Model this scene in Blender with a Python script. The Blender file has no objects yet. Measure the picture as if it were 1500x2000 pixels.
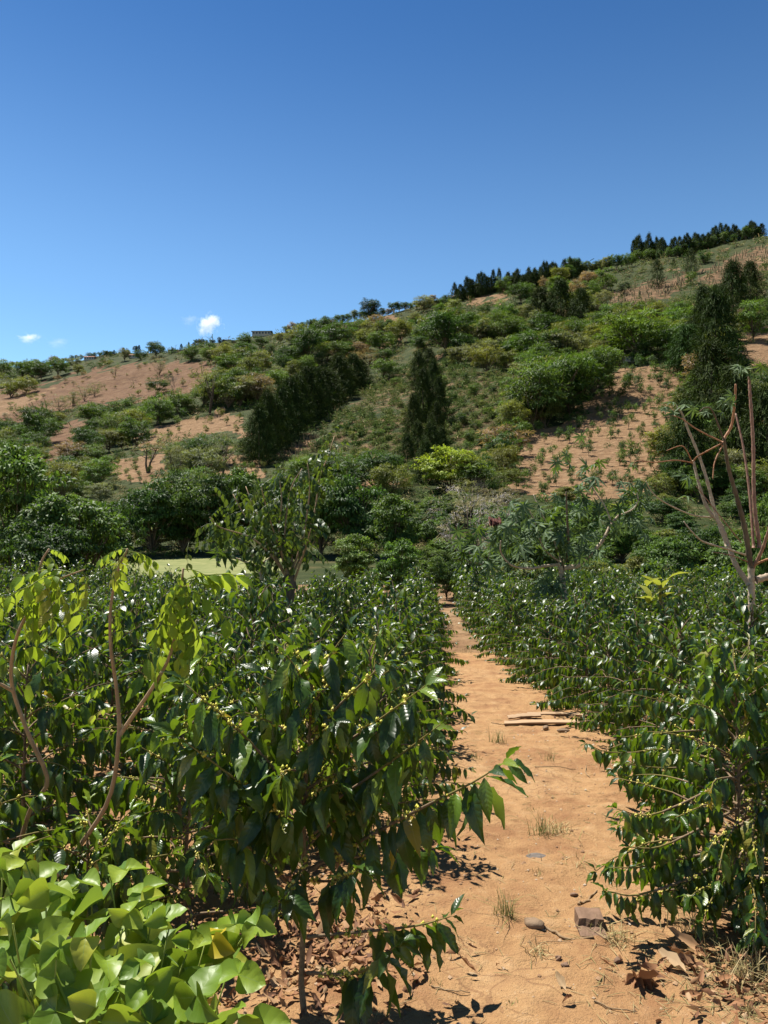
import bpy, math, random
import numpy as np
from mathutils import Vector, Matrix, Quaternion

random.seed(11)
R = np.random.default_rng(11)
scn = bpy.context.scene
COL = scn.collection

# ------------------------------------------------------------------ camera, sky, sun, exposure
F = 1444.0
PITCH = math.radians(1.98)
CAMZ = 1.6
cam = bpy.data.cameras.new('camera')
cam.sensor_fit = 'VERTICAL'
cam.sensor_height = 36.0
cam.sensor_width = 27.0
cam.lens = 36.0 * F / 2000.0
cam.clip_start = 0.05
cam.clip_end = 20000
camo = bpy.data.objects.new('camera', cam)
camo.location = (0, 0, CAMZ)
camo.rotation_euler = (math.pi / 2 + PITCH, 0, 0)
COL.objects.link(camo)
scn.camera = camo

SUN = Vector((-0.32, 0.30, 0.90)).normalized()
SUN_EL = math.asin(SUN.z)
SUN_AZ = math.atan2(SUN.x, SUN.y)
world = bpy.data.worlds.new('World')
scn.world = world
world.use_nodes = True
wn, wl = world.node_tree.nodes, world.node_tree.links
wn.clear()
sky = wn.new('ShaderNodeTexSky')
sky.sky_type = 'NISHITA'
sky.sun_disc = False
sky.sun_elevation = SUN_EL
sky.sun_rotation = SUN_AZ % (2 * math.pi)
sky.altitude = 1200
sky.air_density = 1.0
sky.dust_density = 0.1
sky.ozone_density = 3.0
hsv = wn.new('ShaderNodeHueSaturation')
hsv.inputs['Saturation'].default_value = 1.11
hsv.inputs['Value'].default_value = 0.985
bgn = wn.new('ShaderNodeBackground')
bgn.inputs['Strength'].default_value = 0.05
wout = wn.new('ShaderNodeOutputWorld')
wl.new(sky.outputs[0], hsv.inputs['Color'])
gam = wn.new('ShaderNodeGamma')
gam.inputs['Gamma'].default_value = 1.3
wl.new(hsv.outputs[0], gam.inputs['Color'])
geo_w = wn.new('ShaderNodeNewGeometry')
sep_w = wn.new('ShaderNodeSeparateXYZ')
wl.new(geo_w.outputs['Incoming'], sep_w.inputs[0])
map_w = wn.new('ShaderNodeMapRange')
map_w.interpolation_type = 'SMOOTHSTEP'
for _i, _v in ((1, -0.31), (2, -0.66), (3, 0.0), (4, 1.0)): map_w.inputs[_i].default_value = _v
wl.new(sep_w.outputs['Z'], map_w.inputs[0])
mix_w = wn.new('ShaderNodeMix'); mix_w.data_type = 'RGBA'
mix_w.inputs[6].default_value = (1.36, 1.20, 0.93, 1); mix_w.inputs[7].default_value = (0.60, 0.76, 0.745, 1)
wl.new(map_w.outputs[0], mix_w.inputs[0])
mul_w = wn.new('ShaderNodeMix'); mul_w.data_type = 'RGBA'; mul_w.blend_type = 'MULTIPLY'; mul_w.inputs[0].default_value = 1
wl.new(gam.outputs[0], mul_w.inputs[6]); wl.new(mix_w.outputs[2], mul_w.inputs[7])
wl.new(mul_w.outputs[2], bgn.inputs['Color'])
wl.new(bgn.outputs[0], wout.inputs['Surface'])

sl = bpy.data.lights.new('sun', 'SUN')
sl.energy = 5.0
sl.angle = math.radians(0.53)
sl.color = (1.0, 0.95, 0.86)
slo = bpy.data.objects.new('sun', sl)
slo.rotation_euler = (-SUN).to_track_quat('-Z', 'Y').to_euler()
slo.location = (-20, 20, 60)
COL.objects.link(slo)

scn.view_settings.view_transform = 'Standard'
scn.view_settings.look = 'None'
scn.view_settings.gamma = 1
scn.view_settings.exposure = 1.12
scn.view_settings.use_curve_mapping = False
scn.render.engine = 'CYCLES'
scn.cycles.max_bounces = 8
scn.cycles.diffuse_bounces = 4
scn.cycles.glossy_bounces = 3
scn.cycles.transmission_bounces = 4
scn.cycles.volume_bounces = 3
scn.cycles.use_denoising = True

# ------------------------------------------------------------------ noise and terrain
def _h(i, j, s):
    v = np.sin(i * 127.1 + j * 311.7 + s * 74.7) * 43758.5453
    return v - np.floor(v)

def vnoise(x, y, s=0):
    x = np.asarray(x, float); y = np.asarray(y, float)
    i = np.floor(x); j = np.floor(y)
    fx = x - i; fy = y - j
    fx = fx * fx * (3 - 2 * fx); fy = fy * fy * (3 - 2 * fy)
    a = _h(i, j, s); b = _h(i + 1, j, s); c = _h(i, j + 1, s); d = _h(i + 1, j + 1, s)
    return (a * (1 - fx) + b * fx) * (1 - fy) + (c * (1 - fx) + d * fx) * fy

def fbm(x, y, s=0, o=4):
    t = 0; a = 1; n = 0
    for k in range(o):
        t = t + a * vnoise(x * 2 ** k, y * 2 ** k, s + k * 3.1); n += a; a *= 0.5
    return t / n - 0.5

def ray_tan(py):
    return np.tan(PITCH + np.arctan((1000.0 - np.asarray(py, float)) / F))

KN = {  # photo column: (depth in metres, photo row of the ground there)
    -500: [(60, 1085), (130, 985), (300, 865), (520, 790), (800, 745), (1100, 722)],
    0: [(60, 1088), (130, 970), (280, 845), (480, 778), (800, 738), (1100, 716)],
    250: [(60, 1086), (120, 965), (250, 832), (450, 728), (800, 693)],
    500: [(60, 1085), (100, 985), (200, 835), (350, 728), (600, 660)],
    750: [(60, 1085), (90, 995), (150, 880), (260, 745), (500, 616)],
    1000: [(60, 1080), (90, 990), (150, 850), (260, 706), (560, 548)],
    1250: [(60, 1078), (90, 985), (150, 815), (260, 655), (620, 503)],
    1500: [(60, 1075), (90, 985), (150, 790), (260, 620), (620, 462)],
    2000: [(60, 1070), (90, 980), (150, 770), (260, 590), (620, 400)],
}
GPX = np.arange(-900, 2401, 15.0)
GY = np.exp(np.linspace(math.log(15.0), math.log(2600.0), 340))
def _build_table():
    cols = sorted(KN)
    zc = []
    for c in cols:
        k = KN[c]
        ys = [15, 20, 30, 45] + [q[0] for q in k]
        zs = [-0.72, -0.76, -0.75, -0.55] + [float(CAMZ + q[0] * ray_tan(q[1])) for q in k]
        ye, ze = ys[-1], zs[-1]
        ys += [ye * 1.12, ye * 1.6, 3000]; zs += [ze * 1.0, ze * 0.8, ze * 0.3]
        zc.append(np.interp(np.log(GY), np.log(ys), zs) if False else np.interp(GY, ys, zs))
    zc = np.array(zc)
    t = np.empty((len(GPX), len(GY)))
    for j in range(len(GY)):
        t[:, j] = np.interp(GPX, cols, zc[:, j])
    def sm(a, n, ax):
        k = np.hanning(n + 2)[1:-1]; k /= k.sum()
        pad = [(0, 0), (0, 0)]; pad[ax] = (n // 2, n // 2)
        return np.apply_along_axis(lambda v: np.convolve(v, k, 'valid'), ax, np.pad(a, pad, mode='edge'))
    t = sm(t, 15, 0); t = sm(t, 13, 1)
    return t
def _ridge(t):
    el = (t - CAMZ) / GY[None, :]
    return 1000 - F * np.tan(np.arctan(el[:, GY > 100].max(1)) - PITCH)
GT = _build_table()
_goal = {c: KN[c][-1][1] for c in KN}
for _it in range(4):
    rr_ = _ridge(GT)
    for c in KN:
        e_ = float(np.interp(c, GPX, rr_)) - _goal[c]
        d_, p_ = KN[c][-1]; KN[c][-1] = (d_, p_ - e_ * 0.9)
        d_, p_ = KN[c][-2]; KN[c][-2] = (d_, p_ - e_ * 0.25)
    GT = _build_table()

def near_z(y):
    return np.interp(y, [-40, 0, 4, 8, 11, 13, 15, 18], [0.3, 0.0, -0.208, -0.416, -0.565, -0.655, -0.72, -0.75])

def gz(x, y):
    x = np.asarray(x, float); y = np.asarray(y, float)
    zn = near_z(y)
    yy = np.maximum(y, 15.01)
    fx = np.clip((750 + F * x / yy - GPX[0]) / 15.0, 0, len(GPX) - 1.001)
    fy = np.clip((np.log(yy) - math.log(15.0)) / (math.log(2600.0 / 15.0)) * (len(GY) - 1), 0, len(GY) - 1.001)
    i = fx.astype(int); j = fy.astype(int); a = fx - i; b = fy - j
    zt = (GT[i, j] * (1 - a) + GT[i + 1, j] * a) * (1 - b) + (GT[i, j + 1] * (1 - a) + GT[i + 1, j + 1] * a) * b
    amp = np.clip((yy - 60) / 100, 0, 1)
    zt = zt + amp * (fbm(x / 45.0, y / 45.0, 5, 3) * 7.0 + fbm(x / 9.0, y / 9.0, 9, 2) * 1.2) * np.clip(yy / 250.0, 0.4, 1.3)
    w = np.clip((y - 15) / 3.0, 0, 1)
    return zn * (1 - w) + zt * w

def near_bump(x, y):
    f = np.clip((16 - y) / 3, 0, 1)
    return f * (fbm(x * 0.9, y * 0.9, 2, 3) * 0.07 + fbm(x * 5, y * 5, 21, 3) * 0.042 + fbm(x * 19, y * 19, 33, 2) * 0.020)

def gnd(x, y):
    return float(gz(x, y) + near_bump(np.float64(x), np.float64(y)))

def at(px, py, Y):
    tx = (px - 750) / F; tz = (1000 - py) / F
    dy = math.cos(PITCH) - tz * math.sin(PITCH)
    dz = math.sin(PITCH) + tz * math.cos(PITCH)
    s = Y / dy
    return Vector((tx * s, Y, CAMZ + dz * s))

def project(x, y, z):
    zr = z - CAMZ
    d = y * math.cos(PITCH) + zr * math.sin(PITCH)
    v = zr * math.cos(PITCH) - y * math.sin(PITCH)
    return 750 + F * x / d, 1000 - F * v / d

_YS = np.exp(np.linspace(math.log(1.2), math.log(1700), 1400))
def hit(px, py):
    tx = (px - 750) / F
    t = ray_tan(py)
    # forward depth relation: x = tx * depth ; depth ~ y*(cos + t*sin)
    dep = _YS * (math.cos(PITCH) + t * math.sin(PITCH))
    g = gz(tx * dep, _YS)
    below = (CAMZ + _YS * t) <= g
    if below.any(): k = int(np.argmax(below))
    else:  # above the skyline: stand on the crest
        k = int(np.argmax(np.where(_YS > 60, (g - CAMZ) / _YS, -9)))
    y = _YS[k]
    return float(tx * dep[k]), float(y), float(g[k])

def hit_many(px, py):
    X = np.empty(len(px)); Yo = np.empty(len(px)); Z = np.empty(len(px)); ok = np.zeros(len(px), bool)
    ys = np.exp(np.linspace(math.log(20), math.log(1500), 420))
    for a in range(0, len(px), 1500):
        b = slice(a, a + 1500)
        tx = (px[b] - 750) / F; t = ray_tan(py[b])
        dep = ys[None] * (math.cos(PITCH) + t[:, None] * math.sin(PITCH))
        g = gz(tx[:, None] * dep, np.broadcast_to(ys[None], dep.shape))
        below = (CAMZ + ys[None] * t[:, None]) <= g
        k = below.argmax(1); r = np.arange(len(k))
        ok[b] = below.any(1); X[b] = tx * dep[r, k]; Yo[b] = ys[k]; Z[b] = g[r, k]
    return X, Yo, Z, ok

def ground_at(px, py):
    x, y, z = hit(px, py)
    return Vector((x, y, gnd(x, y)))

# ------------------------------------------------------------------ mesh helpers
def np_mesh(name, V, Q, mat=None, uv=None, rnd=None, smooth=True, midx=None):
    me = bpy.data.meshes.new(name)
    V = np.ascontiguousarray(V, dtype=np.float32); Q = np.ascontiguousarray(Q, dtype=np.int32)
    n = len(Q); k = Q.shape[1] if n else 4
    me.vertices.add(len(V)); me.vertices.foreach_set('co', V.ravel())
    me.loops.add(n * k); me.loops.foreach_set('vertex_index', Q.ravel())
    me.polygons.add(n)
    me.polygons.foreach_set('loop_start', np.arange(0, n * k, k, dtype=np.int32))
    me.polygons.foreach_set('loop_total', np.full(n, k, dtype=np.int32))
    me.polygons.foreach_set('use_smooth', np.full(n, smooth, dtype=bool))
    if midx is not None:
        me.polygons.foreach_set('material_index', np.ascontiguousarray(midx, dtype=np.int32))
    if uv is not None:
        l = me.uv_layers.new(name='UVMap')
        l.data.foreach_set('uv', np.ascontiguousarray(np.asarray(uv, np.float32)[Q.ravel()]).ravel())
    if rnd is not None:
        a = me.attributes.new('rnd', 'FLOAT', 'POINT')
        a.data.foreach_set('value', np.ascontiguousarray(rnd, dtype=np.float32))
    me.update(calc_edges=True)
    if mat is not None:
        for m in (mat if isinstance(mat, (list, tuple)) else [mat]):
            me.materials.append(m)
    return me

def link(name, me, parent=None, loc=None):
    o = bpy.data.objects.new(name, me)
    COL.objects.link(o)
    if parent is not None: o.parent = parent
    if loc is not None: o.location = loc
    return o

def tag(o, label=None, cat=None, group=None, kind=None):
    if label: o['label'] = label
    if cat: o['category'] = cat
    if group: o['group'] = group
    if kind: o['kind'] = kind
    return o

def thing(name, label, cat, loc=(0, 0, 0), group=None, rz=0):
    o = link(name, None, None, loc)
    o.empty_display_size = 0.1
    o.rotation_euler = (0, 0, rz)
    return tag(o, label, cat, group)

class Geo:
    def __init__(s): s.V = []; s.Q = []; s.U = []; s.r = []; s.m = []; s.n = 0
    def add(s, V, Q, uv=None, rnd=0.0, m=0):
        V = np.asarray(V, float); Q = np.asarray(Q, int)
        s.V.append(V); s.Q.append(Q + s.n); s.n += len(V)
        s.U.append(np.zeros((len(V), 2)) if uv is None else np.asarray(uv, float))
        s.r.append(np.full(len(V), rnd) if np.isscalar(rnd) else np.asarray(rnd, float))
        s.m.append(np.full(len(Q), m))
        return s
    def mesh(s, name, mat, smooth=True):
        return np_mesh(name, np.concatenate(s.V), np.concatenate(s.Q), mat, np.concatenate(s.U), np.concatenate(s.r), smooth, np.concatenate(s.m))

def tube(P, rad, sides=6, cap=True):
    P = np.asarray(P, float); n = len(P)
    rad = np.full(n, rad) if np.isscalar(rad) else np.asarray(rad, float)
    T = np.gradient(P, axis=0); T /= np.linalg.norm(T, axis=1)[:, None] + 1e-9
    ref = np.array([0.31, 0.93, 0.2]) if abs(T[0][2]) > 0.7 else np.array([0.0, 0.0, 1.0])
    A = np.cross(T, ref); A /= np.linalg.norm(A, axis=1)[:, None] + 1e-9
    B = np.cross(T, A)
    th = np.linspace(0, 2 * np.pi, sides, endpoint=False)
    V = P[:, None] + rad[:, None, None] * (np.cos(th)[None, :, None] * A[:, None] + np.sin(th)[None, :, None] * B[:, None])
    V = V.reshape(-1, 3)
    Q = []
    for i in range(n - 1):
        for k in range(sides):
            k2 = (k + 1) % sides
            Q.append((i * sides + k, i * sides + k2, (i + 1) * sides + k2, (i + 1) * sides + k))
    L = np.linspace(0, 1, n)
    uv = np.stack([np.tile(th / 6.283, n), np.repeat(L, sides)], 1)
    if cap and sides % 2 == 0:
        for base in (0, (n - 1) * sides):
            for k in range(0, sides - 2, 2):
                Q.append((base, base + k + 1, base + k + 2, base + (k + 3) % sides))
    return V, np.array(Q), uv

def curve_pts(P, n):
    """smooth Catmull-Rom line through the given points"""
    P = np.array([list(p) for p in P], float)
    P = np.vstack([2 * P[0] - P[1], P, 2 * P[-1] - P[-2]])
    out = []
    m = len(P) - 3
    for t in np.linspace(0, m - 1e-6, n):
        i = int(t); u = t - i
        a, b, c, d = P[i], P[i + 1], P[i + 2], P[i + 3]
        out.append(0.5 * (2 * b + (c - a) * u + (2 * a - 5 * b + 4 * c - d) * u * u + (3 * b - a - 3 * c + d) * u ** 3))
    return np.array(out)

def merge(tmpl, M, rnd):
    """all copies of a template (V,Q,uv) under matrices M (N,4,4) as arrays"""
    V, Q, U = tmpl
    N = len(M)
    W = np.einsum('nij,vj->nvi', M[:, :3, :3], V) + M[:, None, :3, 3]
    QQ = (Q[None] + (np.arange(N) * len(V))[:, None, None]).reshape(-1, Q.shape[1])
    return W.reshape(-1, 3), QQ, np.tile(U, (N, 1)), np.repeat(rnd, len(V))

def frames(pos, ydir, zref, scale):
    """(N,4,4) with local y along ydir, local z close to zref"""
    y = ydir / (np.linalg.norm(ydir, axis=1)[:, None] + 1e-9)
    x = np.cross(y, zref); x /= np.linalg.norm(x, axis=1)[:, None] + 1e-9
    z = np.cross(x, y)
    scale = np.asarray(scale)
    sx, sy = (scale[:, 0], scale[:, 1]) if scale.ndim == 2 else (scale, scale)
    M = np.zeros((len(pos), 4, 4)); M[:, 3, 3] = 1
    M[:, :3, 0] = x * sx[:, None]; M[:, :3, 1] = y * sy[:, None]; M[:, :3, 2] = z * sy[:, None]; M[:, :3, 3] = pos
    return M

def leaf_tmpl(nl, nw, width=0.36, droop=0.35, fold=0.25, wave=0.03, nwave=5, tip=0.03, prof='ell', twist=0.0, petiole=0.0):
    t = np.linspace(0, 1, nl + 1); s = np.linspace(-1, 1, nw + 1)
    if prof == 'ell':
        w = np.maximum(np.sin(np.pi * np.clip(t, 0, 1) ** 0.9) ** 0.85, 0)
        w = np.where(t > 0.8, w * (1 - (t - 0.8) * 1.0), w)
    elif prof == 'ovate':
        w = np.maximum(np.sin(np.pi * t ** 0.62), 0) ** 0.75
    else:
        w = np.maximum(np.sin(np.pi * t ** 1.1), 0) ** 0.7
    w = np.maximum(w, tip) * width / 2
    T, S = np.meshgrid(t, s, indexing='ij')
    Wd = w[:, None]
    X = S * Wd
    Z = -droop * T ** 2 + fold * (S * S * 1.15 if prof == 'ovate' else np.abs(S)) * Wd + wave * np.sin(T * nwave * 2 * np.pi + np.sign(S) * 0.6) * np.abs(S) ** 1.5
    ang = twist * T
    X, Z = X * np.cos(ang) - Z * np.sin(ang) * 0, Z + X * np.sin(ang)
    Y = T * (1 - 0.25 * droop * T) + petiole
    V = np.stack([X, Y, Z], -1).reshape(-1, 3)
    m = nw + 1
    Q = np.array([(i * m + j, i * m + j + 1, (i + 1) * m + j + 1, (i + 1) * m + j) for i in range(nl) for j in range(nw)])
    U = np.stack([(S + 1) / 2, T], -1).reshape(-1, 2)
    return V, Q, U

# ------------------------------------------------------------------ materials
def new_mat(name):
    m = bpy.data.materials.new(name); m.use_nodes = True
    nt = m.node_tree; nt.nodes.clear()
    return m, nt.nodes, nt.links

KCOL = 0.64
def kc(c): return c if max(c) > 0.99 or max(c) == 0 else tuple(q * KCOL for q in c)

def ramp(n, l, fac, stops):
    r = n.new('ShaderNodeValToRGB')
    e = r.color_ramp.elements
    while len(e) < len(stops): e.new(0.5)
    for q, (p, c) in zip(e, stops):
        q.position = p; q.color = (*kc(c), 1)
    l.new(fac, r.inputs[0])
    return r.outputs[0]

def math_n(n, l, op, a, b=None, c=None):
    m = n.new('ShaderNodeMath'); m.operation = op
    for i, v in enumerate((a, b, c)):
        if v is None: continue
        if isinstance(v, (int, float)): m.inputs[i].default_value = v
        else: l.new(v, m.inputs[i])
    return m.outputs[0]

def mixc(n, l, fac, a, b, mode='MIX'):
    m = n.new('ShaderNodeMix'); m.data_type = 'RGBA'; m.blend_type = mode
    for s, v in ((m.inputs[0], fac), (m.inputs[6], a), (m.inputs[7], b)):
        if isinstance(v, (int, float)): s.default_value = v
        elif isinstance(v, tuple): s.default_value = (*kc(v), 1)
        else: l.new(v, s)
    return m.outputs[2]

def noise_n(n, l, scale, detail=4, rough=0.55, vec=None):
    t = n.new('ShaderNodeTexNoise')
    t.inputs['Scale'].default_value = scale; t.inputs['Detail'].default_value = detail; t.inputs['Roughness'].default_value = rough
    if vec is not None: l.new(vec, t.inputs['Vector'])
    return t.outputs['Fac']

def rnd_value(n, l):
    a = n.new('ShaderNodeAttribute'); a.attribute_name = 'rnd'
    oi = n.new('ShaderNodeObjectInfo')
    return math_n(n, l, 'FRACT', math_n(n, l, 'ADD', a.outputs['Fac'], oi.outputs['Random']))

def leaf_mat(name, stops, under, rough=0.35, trans=0.28, tcol=(0.25, 0.36, 0.04), rib=(0.25, 0.33, 0.10), veins=True, spec=0.5, ribw=0.045, nv=9.0, bumps=0.25, veinf=0.16):
    global KCOL
    KCOL = 0.80
    m, n, l = new_mat(name)
    col = ramp(n, l, rnd_value(n, l), stops)
    bump = None
    if veins:
        uv = n.new('ShaderNodeUVMap'); sp = n.new('ShaderNodeSeparateXYZ'); l.new(uv.outputs[0], sp.inputs[0])
        au = math_n(n, l, 'ABSOLUTE', math_n(n, l, 'MULTIPLY_ADD', sp.outputs[0], 2.0, -1.0))
        ph = math_n(n, l, 'SUBTRACT', math_n(n, l, 'MULTIPLY', sp.outputs[1], nv), math_n(n, l, 'MULTIPLY', au, 1.3))
        wv = math_n(n, l, 'ABSOLUTE', math_n(n, l, 'SINE', math_n(n, l, 'MULTIPLY', ph, math.pi)))
        vein = math_n(n, l, 'SUBTRACT', 1.0, math_n(n, l, 'MINIMUM', math_n(n, l, 'MULTIPLY', wv, 4.0), 1.0))
        ribm = math_n(n, l, 'LESS_THAN', au, ribw)
        f = math_n(n, l, 'MAXIMUM', math_n(n, l, 'MULTIPLY', vein, veinf), math_n(n, l, 'MULTIPLY', ribm, 0.8))
        col = mixc(n, l, f, col, rib)
        b = n.new('ShaderNodeBump'); b.inputs['Strength'].default_value = bumps; b.inputs['Distance'].default_value = 0.003
        l.new(wv, b.inputs['Height']); bump = b.outputs[0]
    geo = n.new('ShaderNodeNewGeometry')
    nz = noise_n(n, l, 40.0, 3)
    col = mixc(n, l, math_n(n, l, 'MULTIPLY', nz, 0.35), col, tuple(c * 0.55 for c in stops[0][1]))
    col = mixc(n, l, math_n(n, l, 'MULTIPLY', geo.outputs['Backfacing'], 0.75), col, under)
    p = n.new('ShaderNodeBsdfPrincipled')
    l.new(col, p.inputs['Base Color'])
    rr = math_n(n, l, 'ADD', math_n(n, l, 'MULTIPLY', geo.outputs['Backfacing'], 0.25), math_n(n, l, 'MULTIPLY_ADD', nz, 0.2, rough - 0.1))
    l.new(rr, p.inputs['Roughness'])
    p.inputs['Specular IOR Level'].default_value = spec
    tr = n.new('ShaderNodeBsdfTranslucent')
    tc = mixc(n, l, 0.6, col, tcol); l.new(tc, tr.inputs['Color'])
    if bump: l.new(bump, p.inputs['Normal'])
    mx = n.new('ShaderNodeMixShader'); mx.inputs[0].default_value = trans
    l.new(p.outputs[0], mx.inputs[1]); l.new(tr.outputs[0], mx.inputs[2])
    o = n.new('ShaderNodeOutputMaterial'); l.new(mx.outputs[0], o.inputs['Surface'])
    KCOL = 0.64
    return m

def crown_mat(name, trans=0.2, rough=0.55, var=0.7, spec=0.18):
    """colour of the tree comes from the object's own colour; each leaf spray varies about it"""
    m, n, l = new_mat(name)
    oi = n.new('ShaderNodeObjectInfo')
    a = n.new('ShaderNodeAttribute'); a.attribute_name = 'rnd'
    v = math_n(n, l, 'MULTIPLY_ADD', a.outputs['Fac'], var * 2, 1 - var)
    sc = n.new('ShaderNodeVectorMath'); sc.operation = 'SCALE'
    l.new(oi.outputs['Color'], sc.inputs[0]); l.new(v, sc.inputs['Scale'])
    p = n.new('ShaderNodeBsdfPrincipled'); l.new(sc.outputs[0], p.inputs['Base Color'])
    p.inputs['Roughness'].default_value = rough; p.inputs['Specular IOR Level'].default_value = spec
    tr = n.new('ShaderNodeBsdfTranslucent')
    l.new(mixc(n, l, 1.0, sc.outputs[0], (1.9, 1.9, 0.8), 'MULTIPLY'), tr.inputs['Color'])
    mx = n.new('ShaderNodeMixShader'); mx.inputs[0].default_value = trans
    l.new(p.outputs[0], mx.inputs[1]); l.new(tr.outputs[0], mx.inputs[2])
    o = n.new('ShaderNodeOutputMaterial'); l.new(mx.outputs[0], o.inputs['Surface'])
    return m

def rough_mat(name, c1, c2, scale=20, rough=0.85, bump=0.4, dist=0.004, stretch=None, spec=0.25):
    m, n, l = new_mat(name)
    tc = n.new('ShaderNodeTexCoord'); vec = tc.outputs['Object']
    if stretch:
        mp = n.new('ShaderNodeMapping'); mp.inputs['Scale'].default_value = stretch
        l.new(vec, mp.inputs[0]); vec = mp.outputs[0]
    nz = noise_n(n, l, scale, 6, 0.6, vec)
    col = ramp(n, l, nz, [(0.3, c1), (0.7, c2)])
    oi = n.new('ShaderNodeObjectInfo')
    col = mixc(n, l, math_n(n, l, 'MULTIPLY', oi.outputs['Random'], 0.3), col, tuple(q * 0.6 for q in c1))
    p = n.new('ShaderNodeBsdfPrincipled'); l.new(col, p.inputs['Base Color'])
    p.inputs['Roughness'].default_value = rough; p.inputs['Specular IOR Level'].default_value = spec
    b = n.new('ShaderNodeBump'); b.inputs['Strength'].default_value = bump; b.inputs['Distance'].default_value = dist
    l.new(noise_n(n, l, scale * 2.5, 5, 0.6, vec), b.inputs['Height']); l.new(b.outputs[0], p.inputs['Normal'])
    o = n.new('ShaderNodeOutputMaterial'); l.new(p.outputs[0], o.inputs['Surface'])
    return m

def rnd_mat(name, stops, rough=0.8, trans=0.0, spec=0.25):
    m, n, l = new_mat(name)
    col = ramp(n, l, rnd_value(n, l), stops)
    p = n.new('ShaderNodeBsdfPrincipled'); l.new(col, p.inputs['Base Color'])
    p.inputs['Roughness'].default_value = rough; p.inputs['Specular IOR Level'].default_value = spec
    o = n.new('ShaderNodeOutputMaterial'); out = p.outputs[0]
    if trans:
        tr = n.new('ShaderNodeBsdfTranslucent'); l.new(col, tr.inputs['Color'])
        mx = n.new('ShaderNodeMixShader'); mx.inputs[0].default_value = trans
        l.new(p.outputs[0], mx.inputs[1]); l.new(tr.outputs[0], mx.inputs[2]); out = mx.outputs[0]
    l.new(out, o.inputs['Surface'])
    return m

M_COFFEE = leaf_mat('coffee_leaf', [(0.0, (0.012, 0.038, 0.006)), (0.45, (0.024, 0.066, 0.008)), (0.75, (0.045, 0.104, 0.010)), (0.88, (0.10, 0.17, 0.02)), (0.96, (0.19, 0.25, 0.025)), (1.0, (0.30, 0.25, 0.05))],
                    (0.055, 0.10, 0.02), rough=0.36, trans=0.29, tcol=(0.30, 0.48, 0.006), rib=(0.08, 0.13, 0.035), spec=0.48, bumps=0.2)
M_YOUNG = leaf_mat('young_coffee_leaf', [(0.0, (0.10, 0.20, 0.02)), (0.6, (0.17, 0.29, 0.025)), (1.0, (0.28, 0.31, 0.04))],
                   (0.12, 0.18, 0.04), rough=0.32, trans=0.38, tcol=(0.36, 0.50, 0.03), rib=(0.22, 0.28, 0.07))
M_YELLOW = leaf_mat('yellowed_leaf', [(0.0, (0.42, 0.30, 0.03)), (1.0, (0.52, 0.36, 0.03))], (0.45, 0.35, 0.06), trans=0.3, tcol=(0.6, 0.45, 0.03), rib=(0.5, 0.4, 0.1))
M_BROAD = leaf_mat('broad_leaf', [(0.0, (0.10, 0.20, 0.018)), (0.4, (0.19, 0.31, 0.025)), (0.8, (0.31, 0.42, 0.04)), (1.0, (0.45, 0.45, 0.05))],
                   (0.22, 0.34, 0.07), rough=0.45, trans=0.35, tcol=(0.38, 0.52, 0.03), rib=(0.26, 0.36, 0.12), ribw=0.018, nv=4.0, spec=0.4, bumps=0.12, veinf=0.13)
M_INGA = leaf_mat('drooping_leaf', [(0.0, (0.09, 0.18, 0.015)), (0.5, (0.18, 0.32, 0.02)), (0.8, (0.29, 0.42, 0.025)), (1.0, (0.46, 0.36, 0.07))],
                  (0.16, 0.20, 0.05), rough=0.42, trans=0.5, tcol=(0.52, 0.66, 0.03), rib=(0.30, 0.34, 0.08), spec=0.3)
M_CASTOR = leaf_mat('castor_leaf', [(0.0, (0.022, 0.058, 0.014)), (0.6, (0.05, 0.105, 0.024)), (1.0, (0.13, 0.19, 0.04))],
                    (0.12, 0.18, 0.09), rough=0.45, trans=0.25, tcol=(0.24, 0.38, 0.03), rib=(0.12, 0.18, 0.06), spec=0.25)
M_CROWN = crown_mat('tree_foliage', trans=0.28)
M_CONIFER = crown_mat('conifer_foliage', trans=0.08, rough=0.7, var=0.8, spec=0.08)
M_BARK = rough_mat('bark', (0.10, 0.07, 0.045), (0.24, 0.18, 0.12), 14, bump=0.7, dist=0.01, stretch=(1, 1, 0.35))
M_STEM = rough_mat('coffee_bark', (0.20, 0.13, 0.075), (0.36, 0.26, 0.16), 60, bump=0.5, dist=0.003)
M_TWIG = rough_mat('green_twig', (0.22, 0.16, 0.05), (0.30, 0.27, 0.08), 50, bump=0.3, dist=0.002)
M_SAPBARK = rough_mat('sapling_bark', (0.40, 0.26, 0.15), (0.62, 0.44, 0.27), 50, bump=0.5, dist=0.003, stretch=(1, 1, 0.4))
M_CASTORBARK = rough_mat('pale_bark', (0.42, 0.31, 0.21), (0.70, 0.57, 0.42), 16, bump=0.4, dist=0.004, stretch=(1, 1, 2.5))
M_REDBARK = rough_mat('red_stalk', (0.24, 0.11, 0.075), (0.42, 0.25, 0.17), 20, bump=0.4, dist=0.004, rough=0.6)
M_ORANGEBARK = rough_mat('orange_stalk', (0.40, 0.17, 0.08), (0.50, 0.27, 0.14), 20, bump=0.4, dist=0.004, rough=0.6)
M_GREYTWIG = rough_mat('grey_twigs', (0.20, 0.165, 0.13), (0.33, 0.28, 0.23), 8, bump=0.2)
KCOL = 0.9
M_BUD = rnd_mat('flower_bud', [(0.0, (0.36, 0.38, 0.05)), (0.6, (0.52, 0.46, 0.06)), (1.0, (0.62, 0.52, 0.16))], 0.5)
M_GSTEM = rough_mat('green_stem', (0.20, 0.26, 0.05), (0.30, 0.36, 0.08), 40, bump=0.2, dist=0.002)
KCOL = 0.64
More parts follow.
